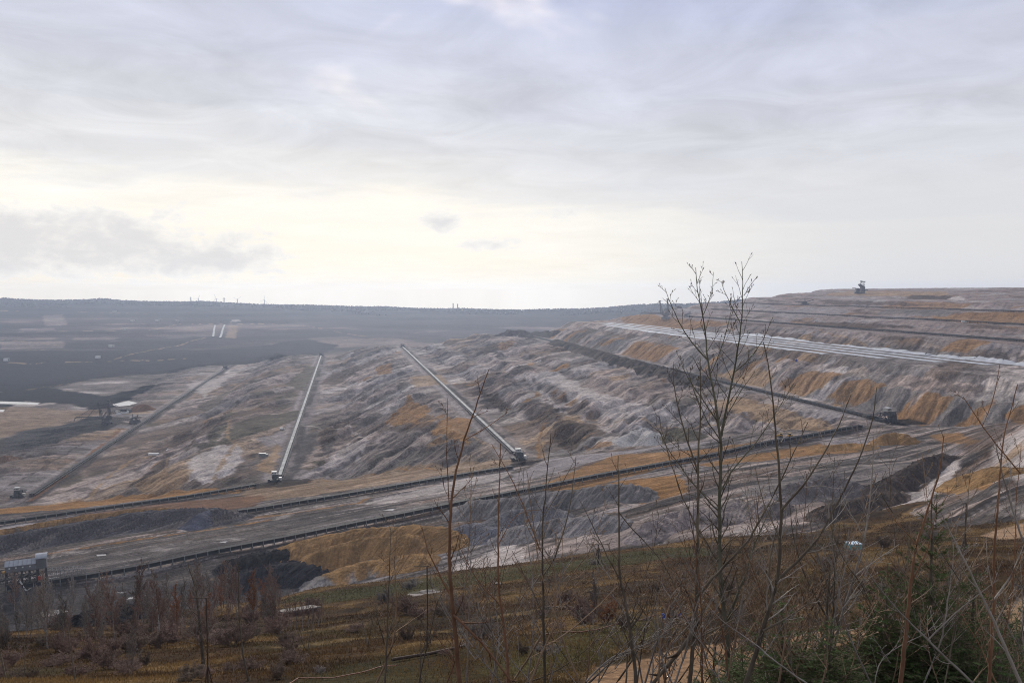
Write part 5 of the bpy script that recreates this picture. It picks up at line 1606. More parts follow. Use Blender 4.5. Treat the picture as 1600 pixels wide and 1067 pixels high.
# ------------------------------------------------------------------ trees and bushes on the slope
def slope_trees():
    rng = np.random.default_rng(21)
    made = []
    big = Proto(1, BARK_DARK, TWIG_BROWN, TWIG_GREY, h=9.0, r=.17, n_br=20, spread=3.4, twig=2.0, first=.18, up=.12, tmin=.010)
    big2 = Proto(2, BARK_DARK, TWIG_BROWN, TWIG_BROWN, h=9.0, r=.11, n_br=15, spread=1.8, twig=1.6, first=.3, up=.10, tmin=.012)
    thin = Proto(3, BARK_DARK, TWIG_BROWN, TWIG_BROWN, h=9.0, r=.085, n_br=12, spread=1.1, twig=1.2, first=.35, up=.10, tmin=.011)
    birch = Proto(4, BARK_BIRCH, TWIG_BROWN, TWIG_RED, h=8.0, r=.09, n_br=26, spread=2.3, twig=2.1, first=.25, up=.10, tmin=.022)
    birch2 = Proto(5, BARK_GREY, TWIG_RED, TWIG_RED, h=8.0, r=.08, n_br=30, spread=3.0, twig=2.2, first=.15, up=.14, tmin=.022)
    birch3 = Proto(6, BARK_GREY, TWIG_BROWN, TWIG_GREY, h=8.0, r=.08, n_br=30, spread=2.8, twig=2.2, first=.15, up=.14, tmin=.022)
    rust = Proto(7, BARK_RED, TWIG_RUST, TWIG_RUST, h=7.0, r=.08, n_br=28, spread=2.3, twig=2.5, first=.3, up=.15, tmin=.022)
    dark = Proto(8, BARK_DARK, BARK_DARK, TWIG_BROWN, h=5.0, r=.10, n_br=9, spread=1.5, twig=1.2, first=.25, up=.2, stems=2, tmin=.012)
    def put(pr, u, v, top, label, name='bare_tree', group='bare trees on the slope', cat='tree'):
        p = hill_pt(u, v); Y = p[1]
        hz = (v - top) / F * math.hypot(Y, p[2]) * 1.03
        made.append(plant(name, pr, p, label, cat, group, hz / pr.h, rng.uniform(0, 6.28)))
    put(big, 318, 1043, 885, 'spreading bare tree behind the wooden perch at lower left')
    put(thin, 389, 1062, 882, 'slender leaning bare tree right of the wooden perch')
    put(big2, 9, 1064, 925, 'bare tree at the very lower left corner')
    put(thin, 36, 1064, 980, 'short thin bare tree second from the left corner')
    put(big2, 117, 1063, 955, 'slender bare tree at lower left with upright twigs')
    put(birch3, 205, 1058, 985, 'low bushy bare tree left of the wooden perch')
    put(birch, 250, 1008, 895, 'pale stemmed birch left of the spreading tree')
    put(birch3, 75, 1012, 905, 'greyish bare tree below the transfer house')
    put(birch2, 180, 1002, 900, 'reddish bare tree above the black rubble heaps')
    put(birch2, 222, 985, 885, 'tall reddish bare tree behind the pale stemmed birch')
    put(birch2, 150, 1020, 940, 'reddish bare tree on the grassy edge at lower left')
    put(rust, 396, 985, 898, 'rust red bare tree right of the spreading tree', group='bare trees on the slope')
    put(rust, 418, 972, 905, 'small rust red bare tree beside the coal heap')
    put(birch, 360, 1000, 962, 'white forked birch stem between spreading and slender tree')
    put(dark, 575, 1012, 945, 'dark bare tree with forked top in mid slope, left of two')
    put(dark, 602, 1006, 930, 'dark bare tree with forked top in mid slope, right of two')
    put(dark, 480, 1020, 965, 'dark vase shaped bush alone in the dry grass')
    put(birch3, 935, 985, 900, 'pale twiggy bush beside the rust coloured shrub')
    # pale birch grove by the concrete wall
    for i in range(11):
        u = 420 + i * 8.5 + rng.uniform(-3, 3)
        put(birch, u, 985 + rng.uniform(-4, 6) - i * .8, 930 + rng.uniform(-6, 10), 'slim white birch in the small grove by the pale wall', group='birch grove by the pale wall', name='birch_tree')
    # thicket along the foot of the slope
    for i in range(85):
        u = rng.uniform(-25, 455); v = rng.uniform(958, 1010) - max(0, u - 150) * .05
        pr = (birch2, birch3, birch2, rust)[rng.integers(0, 4)] if u > 230 else (birch2, birch3, birch3)[rng.integers(0, 3)]
        lab = {id(birch2): 'reddish bare tree in the lower left thicket', id(birch3): 'grey brown bare tree in the lower left thicket', id(rust): 'rust red tree in the thicket left of the coal heap'}[id(pr)]
        put(pr, u, v, v - rng.uniform(34, 78), lab, group='thicket at the foot of the slope')
    # shrubs
    sh = [Proto(30 + k, mt, mb, mw, h=2.2, r=.035, n_br=8, spread=1.3, twig=2.2, first=.1, up=.2, stems=6, tmin=.011) for k, (mt, mb, mw) in enumerate(((TWIG_BROWN, TWIG_BROWN, TWIG_BROWN), (TWIG_RED, TWIG_RED, TWIG_RED), (TWIG_GREY, TWIG_GREY, TWIG_GREY), (TWIG_BROWN, TWIG_BROWN, TWIG_RED)))]
    rs = Proto(40, BARK_RED, TWIG_RUST, TWIG_RUST, h=2.6, r=.04, n_br=12, spread=1.2, twig=2.6, first=.1, up=.2, stems=6, tmin=.012)
    def bush(pr, u, v, hpx, label, group='bare shrubs on the slope'):
        p = hill_pt(u, v); o = plant('bare_shrub', pr, p, label, 'shrub', group, hpx / F * p[1] / pr.h * 1.1, rng.uniform(0, 6.28)); o.scale = (o.scale[0] * rng.uniform(1.2, 2.0), o.scale[1] * rng.uniform(1.2, 1.8), o.scale[2] * rng.uniform(.45, .95)); made.append(o)
    for k, (u, v, h, lb) in enumerate([(690, 962, 32, 'dense dark shrub in front of the pale rock on mid slope'), (720, 958, 34, 'dense dark shrub right of the wooden tripod perch'), (750, 1000, 46, 'brown shrub behind the left saplings'), (555, 990, 26, 'round shrub below the birch grove'),
                                       (635, 1002, 24, 'tawny shrub left of the wooden tripod perch'), (910, 965, 40, 'dark reddish shrub left of the rust coloured shrub'), (600, 940, 26, 'wispy shrub above the dark forked trees'), (1050, 955, 22, 'dark shrub behind the rubbish pile'), (1180, 900, 30, 'tangled shrub right of the main sapling'),
                                       (1400, 905, 26, 'brown shrub below the teal hut'), (1290, 890, 26, 'grey shrub left below the teal hut')]):
        bush(sh[k % 4], u, v, h, lb)
    bush(rs, 948, 972, 40, 'rust coloured shrub in mid slope left of the rubbish pile')
    for i in range(58):
        u = rng.uniform(-20, 460); v = rng.uniform(962, 1064)
        k = (0, 1, 3, 1)[rng.integers(0, 4)]
        bush(sh[k], u, v, rng.uniform(16, 46), ('brown', 'reddish', '', 'dark brown')[k] + ' brush among the bare trees at lower left', 'brush under the bare trees')
    cols = ['brown', 'reddish', 'grey', 'dark brown']
    for i in range(46):
        u = rng.uniform(440, 1620); lo = np.interp(u, [440, 700, 1100, 1340, 1600], [950, 905, 855, 820, 790])
        v = lo + (rng.uniform(0, 1) ** 1.2) * (1055 - lo)
        k = rng.integers(0, 4); side = 'centre' if u < 860 else 'right of centre' if u < 1230 else 'right'
        bush(sh[k], u, v, rng.uniform(9, 24) * (1 + (v - 850) / 400), f'small {cols[k]} shrub on the slope at {side}', 'small shrubs scattered on the slope')

    number_from_left(made)


slope_trees()


# ------------------------------------------------------------------ foreground saplings drawn limb by limb
def sapling(label, Y, limbs, mat, twig_mat, seed, density=1.0, name='bare_sapling', tw_len=1.0, foot=True, group='bare saplings close to the camera', buds=True):
    """limbs: list of (sight lines from root to tip, width at root, width at tip), widths in picture pixels"""
    rng = np.random.default_rng(seed); k = Y / F
    o = None; twigs = []
    for n, (uv, w0, w1) in enumerate(limbs):
        uv = np.array(uv, float)
        # refine and wobble
        L = np.concatenate([[0], np.cumsum(np.hypot(*np.diff(uv, axis=0).T))]); m = max(6, int(L[-1] / 16))
        t = np.linspace(0, L[-1], m); q = np.stack([np.interp(t, L, uv[:, 0]), np.interp(t, L, uv[:, 1])], 1)
        for _ in range(2):
            q[1:-1] = (q[:-2] + 2 * q[1:-1] + q[2:]) / 4
        q[1:-1] += rng.normal(0, .5, q[1:-1].shape)
        dep = np.cumsum(rng.normal(0, .02, m)) * (L[-1] / m) / 16; dep = dep - dep[0] + (0 if n == 0 else rng.normal(0, .02))
        P = np.array([at(a, b, Y * (1 + .12 * d)) for (a, b), d in zip(q, dep)])
        R = np.linspace(w0 * .8, w1 * .8, m) * k / 2
        if n == 0:
            if foot:
                g = gz(P[0, 0], P[0, 1]) - .3
                if g < P[0, 2]:
                    P = np.vstack([[P[0, 0] - .05, P[0, 1], g], (P[0] + [P[0, 0] - .05, P[0, 1], g]) / 2, P]); R = np.concatenate([[R[0] * 1.3, R[0] * 1.15], R])
            root = P[0].copy(); o = thing(name, label, 'sapling', root, 0, group)
        me = tubes_mesh('trunk' if n == 0 else 'branch', [(P - root, R)], mat, 7)
        link('trunk' if n == 0 else 'branch', me, o)
        # side twigs
        j = 0.0; tot = L[-1]; sgn = rng.choice((-1, 1))
        pos = rng.uniform(.12, .22) * tot
        while pos < tot * .985:
            f = pos / tot; i = f * (len(q) - 1); i0 = min(int(i), len(q) - 2)
            d2 = q[i0 + 1] - q[i0]; d2 = d2 / (np.linalg.norm(d2) + 1e-9)
            p0 = P[len(P) - len(q) + i0] + (P[len(P) - len(q) + i0 + 1] - P[len(P) - len(q) + i0]) * (i - i0) - root
            a = rng.uniform(.35, .8) * sgn; sgn = -sgn
            dd = np.array([d2[0] * cos(a) - d2[1] * sin(a), 0, -(d2[0] * sin(a) + d2[1] * cos(a))]); dd[1] = rng.normal(0, .45); dd[2] += .15
            ln = (18 + 62 * (1 - f) * rng.uniform(.4, 1) + 12 * rng.uniform(0, 1)) * k * tw_len * min(1, tot / 240)
            wr = max(w1, (w0 + (w1 - w0) * f) * .42) * k / 2
            S = wander(rng, p0, dd, ln, 5, .10, .05)
            twigs.append((S, np.linspace(wr, max(.45 * k / 2, wr * .3), 6)))
            for g in range(rng.integers(1, 5)):
                y = rng.uniform(.25, 1) * 5; jj = min(int(y), 4); pp = S[jj] + (S[jj + 1] - S[jj]) * (y - jj)
                e = side_dir(rng, S[jj + 1] - S[jj], rng.uniform(.4, .8)); e[2] += .2
                l3 = ln * rng.uniform(.15, .45); Q = wander(rng, pp, e, l3, 3, .1, .03)
                twigs.append((Q, np.linspace(max(.7 * k / 2, wr * .4), .4 * k / 2, 4)))
                if buds and rng.uniform() < .6:
                    e2 = Q[-1] - Q[-2]; e2 = e2 / np.linalg.norm(e2); twigs.append((np.array([Q[-1], Q[-1] + e2 * 1.6 * k, Q[-1] + e2 * 3.2 * k]), np.array([.4, .6, .25]) * k))
            if buds and rng.uniform() < .7:
                e2 = S[-1] - S[-2]; e2 = e2 / np.linalg.norm(e2); twigs.append((np.array([S[-1], S[-1] + e2 * 2 * k, S[-1] + e2 * 4 * k]), np.array([.4, .75, .25]) * k))
            pos += rng.uniform(11, 26) / density
    if twigs:
        link('twigs', tubes_mesh('twigs', twigs, twig_mat, 3), o, 'stuff')
    return o


def foreground_saplings():
    sapling('tall bare sapling rising above the horizon, the highest of all, with greenish trunk', 11.5, [
        ([(1138, 1067), (1136, 985), (1125, 906), (1124, 810), (1126, 720), (1127, 680), (1121, 658), (1115, 610), (1105, 562), (1102, 520), (1099, 490), (1090, 463), (1087, 418)], 11, 1.2),
        ([(1127, 682), (1135, 640), (1147, 580), (1153, 550), (1157, 505), (1162, 469), (1159, 409)], 5, 1.0),
        ([(1105, 562), (1075, 532), (1057, 496), (1045, 469), (1039, 450)], 3, .9), ([(1157, 505), (1141, 472), (1129, 457), (1127, 440)], 2.2, .8), ([(1162, 462), (1170, 448), (1181, 435)], 1.6, .7), ([(1099, 492), (1112, 460), (1115, 425)], 1.8, .7),
        ([(1121, 658), (1095, 620), (1070, 590), (1062, 555)], 3, .9), ([(1147, 582), (1175, 560), (1200, 520), (1205, 500)], 2.5, .8), ([(1124, 770), (1150, 725), (1185, 690), (1215, 640), (1240, 600)], 3.4, .9), ([(1125, 800), (1085, 760), (1050, 712), (1022, 660)], 3.4, .9),
        ([(1136, 968), (1165, 900), (1182, 840), (1210, 780)], 6, 1.2), ([(1127, 690), (1100, 650), (1085, 610), (1072, 575)], 2.6, .8), ([(1131, 660), (1150, 622), (1180, 580)], 2.2, .8), ([(1110, 585), (1130, 545), (1138, 500), (1148, 470)], 2.2, .8)], BARK_GREEN, BARK_DARK, 101, 1.5, tw_len=.95)
    sapling('straight dark sapling immediately left of the tallest one', 10.0, [
        ([(1077, 1067), (1085, 985), (1089, 934), (1090, 800), (1091, 700), (1096, 634), (1094, 559)], 9, 1.8), ([(1089, 932), (1125, 890), (1168, 848), (1206, 779), (1234, 720), (1262, 660)], 6, 1.4), ([(1086, 985), (1060, 1020), (1020, 1067)], 8, 7),
        ([(1090, 830), (1060, 760), (1040, 700), (1030, 650)], 3, 1), ([(1091, 740), (1065, 660), (1050, 600), (1053, 565)], 4, 1.2), ([(1086, 1000), (1130, 975), (1170, 955)], 4, 1.5)], BARK_DARK, TWIG_BROWN, 102, .7)
    sapling('dark forked sapling right of the tallest one with long slanting branches', 9.0, [
        ([(1165, 1067), (1189, 996), (1217, 900), (1221, 797), (1216, 718), (1210, 655), (1204, 592), (1193, 535)], 10, 1.8), ([(1219, 902), (1275, 848), (1316, 772), (1345, 715), (1365, 650), (1370, 605)], 6, 1.4), ([(1221, 797), (1272, 737), (1307, 672), (1330, 616)], 5, 1.4),
        ([(1192, 985), (1240, 960), (1280, 930)], 5, 1.2), ([(1205, 940), (1200, 880), (1215, 820)], 5, 1.5), ([(1218, 840), (1190, 780), (1180, 730)], 3, 1)], BARK_DARK, BARK_GREY, 103, .75)
    sapling('long reddish sapling leaning right in front of the central conveyor', 8.0, [
        ([(718, 1067), (709, 964), (702, 900), (702, 845), (706, 764), (725, 688), (745, 630), (764, 577)], 10, 1.6), ([(702, 926), (668, 864), (659, 821)], 4, 1.4), ([(708, 960), (760, 1010), (800, 1067)], 5, 4), ([(725, 688), (760, 668), (792, 645)], 2.2, .9), ([(703, 800), (698, 720), (699, 622)], 2.2, .9)], BARK_RED, BARK_RED, 104, .35)
    sapling('thin upright sapling right of the long reddish one', 9.0, [([(794, 1067), (792, 1016), (780, 930), (778, 845), (780, 760), (782, 693)], 6, 1.5), ([(779, 850), (810, 790), (844, 797)], 2, .9), ([(844, 860), (806, 760), (768, 693)], 3, 1), ([(785, 950), (740, 900), (716, 850)], 3, 1)], BARK_RED, TWIG_BROWN, 105, .45)
    sapling('straight slender sapling below the central drive station', 9.5, [([(851, 1067), (849, 954), (847, 821), (861, 676)], 6, 1.4), ([(848, 900), (870, 870), (892, 790), (900, 713)], 3.4, 1.1), ([(849, 960), (820, 900), (800, 860)], 3, 1), ([(847, 812), (870, 770), (899, 716)], 2, .8)], BARK_DARK, TWIG_BROWN, 106, .45)
    sapling('pale leaning twig stem beside the slender sapling', 8.5, [([(905, 1067), (880, 1000), (842, 888), (823, 736)], 4, 1.2), ([(866, 960), (880, 880), (878, 820)], 2, 1)], BARK_TAN, BARK_TAN, 107, .3)
    sapling('dark thick sapling with hooked branch in the lower centre', 9.0, [([(993, 1067), (985, 980), (968, 900), (967, 800), (966, 712)], 8, 1.5), ([(985, 982), (1008, 950), (1010, 940)], 5, 2), ([(968, 905), (935, 840), (905, 780)], 3, 1), ([(967, 800), (1000, 840), (1040, 880), (1060, 930)], 2.6, 1)], BARK_DARK, TWIG_BROWN, 108, .5)
    sapling('light brown stem crossing left of the lower centre', 8.0, [([(828, 1067), (850, 1010), (870, 970), (882, 940)], 5, 1.5), ([(850, 1010), (900, 980), (965, 915)], 3, 1)], BARK_TAN, BARK_TAN, 109, .3)
    sapling('dark reddish stem rising before the right gully with long slender tip', 8.5, [([(1407, 1067), (1421, 934), (1431, 848), (1459, 769), (1468, 740), (1475, 680)], 9, 1.6), ([(1431, 850), (1400, 815), (1382, 790)], 3, 1), ([(1424, 910), (1450, 860), (1463, 800)], 3, 1.2)], BARK_RED, TWIG_BROWN, 110, .35)
    sapling('pale arching stem sweeping from the right edge to lower centre', 7.0, [([(1520, 1067), (1450, 1000), (1400, 950), (1372, 915), (1340, 870)], 5.5, 1.6), ([(1450, 1000), (1500, 950), (1560, 905)], 3, 1.2)], BARK_GREY, BARK_GREY, 111, .35)
    sapling('thick grey stem curving up at the right edge', 6.5, [([(1595, 1067), (1560, 985), (1520, 900), (1495, 855), (1470, 800)], 7.5, 1.8), ([(1545, 950), (1580, 900), (1600, 850)], 4, 1.5)], BARK_GREY, BARK_GREY, 112, .35)
    sapling('straight brown sapling at far right reaching over the gully', 8.0, [([(1545, 1067), (1552, 960), (1555, 913), (1552, 872), (1562, 752), (1566, 690), (1590, 600)], 7, 1.6), ([(1595, 740), (1562, 702), (1535, 665), (1505, 620)], 3, 1.4), ([(1535, 665), (1555, 620), (1562, 570)], 2.4, 1)], BARK_RED, TWIG_BROWN, 113, .35)
    sapling('pale heavy branch drooping in from the right edge', 6.5, [([(1640, 930), (1600, 850), (1586, 810), (1566, 741), (1555, 690)], 5.5, 1.6), ([(1590, 820), (1575, 770), (1580, 720)], 3, 1.2)], BARK_GREY, BARK_GREY, 114, .3, foot=True)
    sapling('dark many twigged sapling in front of the teal hut', 12.0, [([(1292, 1067), (1310, 980), (1335, 900), (1352, 840), (1362, 760), (1365, 680)], 6, 1.2), ([(1335, 900), (1375, 870), (1405, 850)], 3, 1), ([(1310, 980), (1290, 900), (1270, 850), (1262, 790)], 4, 1), ([(1352, 845), (1330, 800), (1310, 775)], 2.5, .9), ([(1345, 870), (1300, 855), (1265, 860)], 2.2, .8)], BARK_GREY, BARK_GREY, 115, 1.3)
    sapling('knotty grey sapling left of the teal hut', 12.0, [([(1300, 1067), (1290, 985), (1292, 930), (1298, 905), (1294, 870)], 7, 2.5), ([(1290, 960), (1255, 900), (1240, 840), (1232, 780)], 4, 1), ([(1270, 930), (1300, 880), (1330, 860)], 3, 1)], BARK_DARK, BARK_GREY, 116, 1.2)
    # the thicket of thin stems
    made = []
    rng = np.random.default_rng(77)
    kinds = [(BARK_DARK, TWIG_BROWN, 'dark'), (BARK_RED, TWIG_BROWN, 'reddish brown'), (BARK_TAN, BARK_TAN, 'straw coloured'), (BARK_GREY, BARK_GREY, 'pale grey')]
    for i in range(140):
        u = rng.uniform(560, 1010) if i < 26 else rng.uniform(1000, 1330) if i < 95 else rng.uniform(1300, 1640)
        top = rng.uniform(820, 1000) if i % 4 else rng.uniform(690, 860)
        ln = rng.normal(0, 45); Y = rng.uniform(8, 17)
        k = (0, 1, 2, 3, 3, 2)[rng.integers(0, 6)]; mt, mw, cn = kinds[k]
        mid = (1067 + top) / 2; b = rng.normal(0, 14)
        limbs = [([(u - ln, 1075), (u - ln * .55 + b, (1067 + mid) / 2), (u - ln * .3 + b, mid), (u + ln * .1, (mid + top) / 2), (u + ln * .3, top)], rng.uniform(2.2, 4.6), .9)]
        for j in range(rng.integers(1, 4)):
            f = rng.uniform(.2, .8); y0 = 1067 + (top - 1067) * f; x0 = u - ln * .55 * (1 - f) + b * (1 - f)
            sg = rng.choice((-1, 1)); l = rng.uniform(40, 130) * (1 - .5 * f)
            limbs.append(([(x0, y0), (x0 + sg * l * .35, y0 - l * .5), (x0 + sg * l * .6, y0 - l)], 2.2, .8))
        reg = 'lower centre' if u < 860 else 'right of centre' if u < 1200 else 'lower right'
        made.append(sapling(f'thin {cn} stem in the thicket at {reg}', Y, limbs, mt, mw, 200 + i, rng.uniform(.6, 1.6), group='thin stems of the foreground thicket'))
    number_from_left(made)


foreground_saplings()


# ------------------------------------------------------------------ spruces
def spruce_proto(seed, h):
    rng = np.random.default_rng(seed)
    n = 14
    T = [(np.stack([np.cumsum(rng.normal(0, .006, n)), np.cumsum(rng.normal(0, .006, n)), np.linspace(-.3, h, n)], 1), np.linspace(.055, .006, n) * h / 4)]
    twigs = []; z = .18 * h
    while z < h - .12:
        f = z / h; L = ((1 - f) ** 1.1) * h * .36 + .09; nb = rng.integers(7, 10) if f < .6 else 5
        a0 = rng.uniform(0, 6.28)
        for b in range(nb):
            a = a0 + 2 * pi * b / nb + rng.normal(0, .15); el = .05 + .85 * f + rng.normal(0, .08)
            d = np.array([cos(a) * cos(el), sin(a) * cos(el), sin(el)]); l = L * rng.uniform(.75, 1.15)
            Q = wander(rng, (0, 0, z + rng.normal(0, .04)), d, l, 6, .05, .03); twigs.append(Q)
            for t in range(int(l / .055)):
                y = rng.uniform(.12, .97) * 6; j = min(int(y), 5); q = Q[j] + (Q[j + 1] - Q[j]) * (y - j)
                sd = np.cross(Q[j + 1] - Q[j], [0, 0, 1]); sd /= np.linalg.norm(sd) + 1e-9
                e = (Q[j + 1] - Q[j]) / np.linalg.norm(Q[j + 1] - Q[j]) * .75 + sd * rng.choice((-1, 1)) * .7; e[2] += rng.normal(.02, .25)
                twigs.append(wander(rng, q, e, l * rng.uniform(.15, .42) * (1.15 - y / 6), 3, .06))
        z += (.10 + .16 * f) * rng.uniform(.8, 1.2) * h / 4 if f < .58 else (.22 + .2 * (f - .58)) * h / 4
    twigs.append(np.array([[0, 0, h - .35], [0, 0, h - .15], [0, 0, h]]))
    # needles
    tri = []
    for Q in twigs:
        seg = np.diff(Q, axis=0); ln = np.linalg.norm(seg, axis=1); L = ln.sum(); m = max(8, int(L / .0085))
        t = np.sort(rng.uniform(0, L, m)); cum = np.concatenate([[0], np.cumsum(ln)]); i = np.clip(np.searchsorted(cum, t) - 1, 0, len(seg) - 1)
        p = Q[i] + seg[i] * ((t - cum[i]) / ln[i])[:, None]; d = seg[i] / ln[i][:, None]
        r = rng.normal(size=(m, 3)); r -= d * (r * d).sum(1)[:, None]; r /= np.linalg.norm(r, axis=1)[:, None]
        tip = p + (r * .8 + d * .65) * (.030 + .016 * rng.uniform(size=(m, 1)))
        w = np.cross(r, d) * .0050
        tri.append(np.stack([p - w, p + w, tip], 1))
    tri = np.concatenate(tri); V = tri.reshape(-1, 3)
    me = bpy.data.meshes.new('needles'); me.vertices.add(len(V)); me.vertices.foreach_set('co', V.astype(np.float32).ravel())
    me.loops.add(len(V)); me.loops.foreach_set('vertex_index', np.arange(len(V), dtype=np.int32)); me.polygons.add(len(tri)); me.polygons.foreach_set('loop_start', np.arange(0, len(V), 3, dtype=np.int32))
    me.update(calc_edges=True); me.materials.append(NEEDLE)
    tw = tubes_mesh('branches', [(Q, np.linspace(.007, .0025, len(Q))) for Q in twigs], TWIG_BROWN, 3)
    return tubes_mesh('trunk', T, BARK_DARK, 7), tw, me, h


def spruces():
    pr = [spruce_proto(301, 4.2), spruce_proto(302, 3.4)]
    def put(u, top, Y, label, k, rz):
        tipz = at(u, top, Y); x = tipz[0]; g = gz(x, Y); t, b, nd, h = pr[k]
        o = thing('spruce_tree', label, 'spruce', (x, Y, g), rz, 'young spruces at lower right')
        s = (tipz[2] - g) / h; w_ = min(max(s * 1.15, 1.0), 1.25); o.scale = (w_, w_, s)
        link('trunk', t, o); c = link('crown', b, o, 'stuff'); link('needles', nd, c, 'stuff')
    for i, (u, top, Y, lb) in enumerate([(1464, 772, 10.5, 'tallest young spruce with bare leader in front of the right gully'), (1388, 880, 10.5, 'young spruce left of the tallest spruce'), (1518, 885, 11.0, 'young spruce right of the tallest spruce'), (1300, 965, 10.0, 'small spruce below the grey sapling near the dirt track'),
                                         (1222, 930, 10.0, 'young spruce under the forked sapling right of the tallest sapling'), (1158, 1005, 12.5, 'lowest small spruce at the bottom beside the dirt track'), (1570, 935, 12.0, 'bushy spruce near the right edge'), (1612, 920, 13.5, 'spruce cut by the right edge'),
                                         (1430, 955, 11.0, 'low dark spruce in front of the tallest spruce'), (1500, 975, 10.0, 'dark spruce lowest in the right corner group'), (1350, 1000, 11.5, 'low spruce between the left spruces'), (1560, 1000, 9.5, 'very dark spruce at the lower right corner')]):
        put(u, top, Y, lb, i % 2, i * 1.1)


spruces()


# ------------------------------------------------------------------ dry grass on the slope
def dry_grass():
    rng = np.random.default_rng(8)
    N = 330000
    Y = 26 + (rng.uniform(0, 1, N) ** 1.5) * 300; a = rng.uniform(-.70, .70, N); X = a * Y
    Z, hill = terrain(X, Y)
    road = np.zeros(N, bool)
    for c, w, k, uv in HILL_PATCH[:4]:
        road |= seg_dist(X, Y, poly_world(uv), True) < w * .5
    dens = fbm(X * .05, Y * .05, 4, .6, seed=90)
    keep = hill & (~road) & (Y < edge_y(X) + 6) & (dens + rng.normal(0, .25, N) > -.12)
    X, Y, Z, dens = X[keep], Y[keep], Z[keep], dens[keep]; n = len(X)
    C = soil_colours(X, Y, Z, np.ones(n, bool))
    C = C * rng.uniform(.8, 1.45, (n, 1)); t = sstep(fbm(X * .03, Y * .03, 3, seed=91) + rng.normal(0, .15, n), 0, .4)
    C = C + (np.array((.155, .100, .046)) - C) * (t * .55)[:, None]
    H = rng.uniform(.10, .38, n) * (1 + .6 * dens); W = .0005 * Y * rng.uniform(.8, 1.6, n) + .012
    ang = rng.uniform(0, 2 * pi, n); dx, dy = np.cos(ang), np.sin(ang); bend = rng.uniform(.2, .9, n) * H
    ba = rng.uniform(0, 2 * pi, n)
    V = np.zeros((n, 3, 3))
    V[:, 0] = np.stack([X - dx * W, Y - dy * W, Z - .05], 1); V[:, 1] = np.stack([X + dx * W, Y + dy * W, Z - .05], 1); V[:, 2] = np.stack([X + np.cos(ba) * bend, Y + np.sin(ba) * bend, Z + H], 1)
    me = bpy.data.meshes.new('dry_grass'); me.vertices.add(n * 3); me.vertices.foreach_set('co', V.astype(np.float32).ravel())
    me.loops.add(n * 3); me.loops.foreach_set('vertex_index', np.arange(n * 3, dtype=np.int32)); me.polygons.add(n); me.polygons.foreach_set('loop_start', np.arange(0, n * 3, 3, dtype=np.int32))
    me.update(calc_edges=True)
    ca = me.color_attributes.new('soil', 'FLOAT_COLOR', 'POINT'); cc = np.ones((n * 3, 4), np.float32); cc[:, :3] = np.repeat(C, 3, 0); ca.data.foreach_set('color', cc.ravel())
    m, nt, b = mat_new('grass_blade'); att = nt.nodes.new('ShaderNodeAttribute'); att.attribute_name = 'soil'; nt.links.new(att.outputs['Color'], b.inputs['Base Color']); b.inputs['Roughness'].default_value = .9; b.inputs['Specular IOR Level'].default_value = .05
    tl = nt.nodes.new('ShaderNodeBsdfTranslucent'); nt.links.new(att.outputs['Color'], tl.inputs[0]); ms = nt.nodes.new('ShaderNodeMixShader'); ms.inputs[0].default_value = .5
    nt.links.new(b.outputs[0], ms.inputs[1]); nt.links.new(tl.outputs[0], ms.inputs[2]); nt.links.new(ms.outputs[0], [n for n in nt.nodes if n.type == 'OUTPUT_MATERIAL'][0].inputs[0])
    me.materials.append(m)
    o = bpy.data.objects.new('dry_grass', me); col.objects.link(o); tag(o, 'dry tawny grass covering the slope', 'grass', kind='stuff')


dry_grass()


# ------------------------------------------------------------------ forest on the far rim
def far_forest():
    rng = np.random.default_rng(9)
    n = 15000
    Y = rng.uniform(4250, 5000, n); X = rng.uniform(-.72, .56, n) * Y
    s = X + LEAN * Y; Z = terrain(X, Y)[0]
    keep = (Y > t_end(s) + 600) & (fbm(X * .002, Y * .004, 3, seed=95) + (Y - 4250) / 500 > .35)
    X, Y, Z = X[keep], Y[keep], Z[keep]; n = len(X)
    H = rng.uniform(3.5, 9, n) * (1 + .3 * fbm(X * .003, Y * .003, 2, seed=96)); R = H * rng.uniform(.5, .9, n)
    k = 6; a = np.arange(k) * 2 * pi / k
    V = np.zeros((n, 2 * k + 1, 3))
    for j in range(k):
        for L, (zz, rr) in enumerate(((.12, .8), (.6, 1.0))):
            jit = rng.uniform(.75, 1.2, n)
            V[:, L * k + j] = np.stack([X + np.cos(a[j]) * R * rr * jit, Y + np.sin(a[j]) * R * rr * jit, Z + H * zz], 1)
    V[:, 2 * k] = np.stack([X, Y, Z + H], 1)
    f4 = [(j, (j + 1) % k, k + (j + 1) % k, k + j) for j in range(k)]; f3 = [(k + j, k + (j + 1) % k, 2 * k) for j in range(k)]
    loops = np.concatenate([np.array(f4).ravel(), np.array(f3).ravel()]); st = np.concatenate([np.arange(k) * 4, 4 * k + np.arange(k) * 3])
    nl = len(loops); nv = 2 * k + 1
    me = bpy.data.meshes.new('far_forest'); me.vertices.add(n * nv); me.vertices.foreach_set('co', V.astype(np.float32).ravel())
    me.loops.add(n * nl); me.loops.foreach_set('vertex_index', (loops[None] + nv * np.arange(n)[:, None]).astype(np.int32).ravel())
    me.polygons.add(n * 2 * k); me.polygons.foreach_set('loop_start', (st[None] + nl * np.arange(n)[:, None]).astype(np.int32).ravel())
    me.update(calc_edges=True); me.materials.append(plain('far_foliage', (.032, .030, .024), .9, 0, .4, .02))
    o = bpy.data.objects.new('far_forest', me); col.objects.link(o); tag(o, 'dark leafless forest along the far rim', 'forest', kind='stuff')


far_forest()

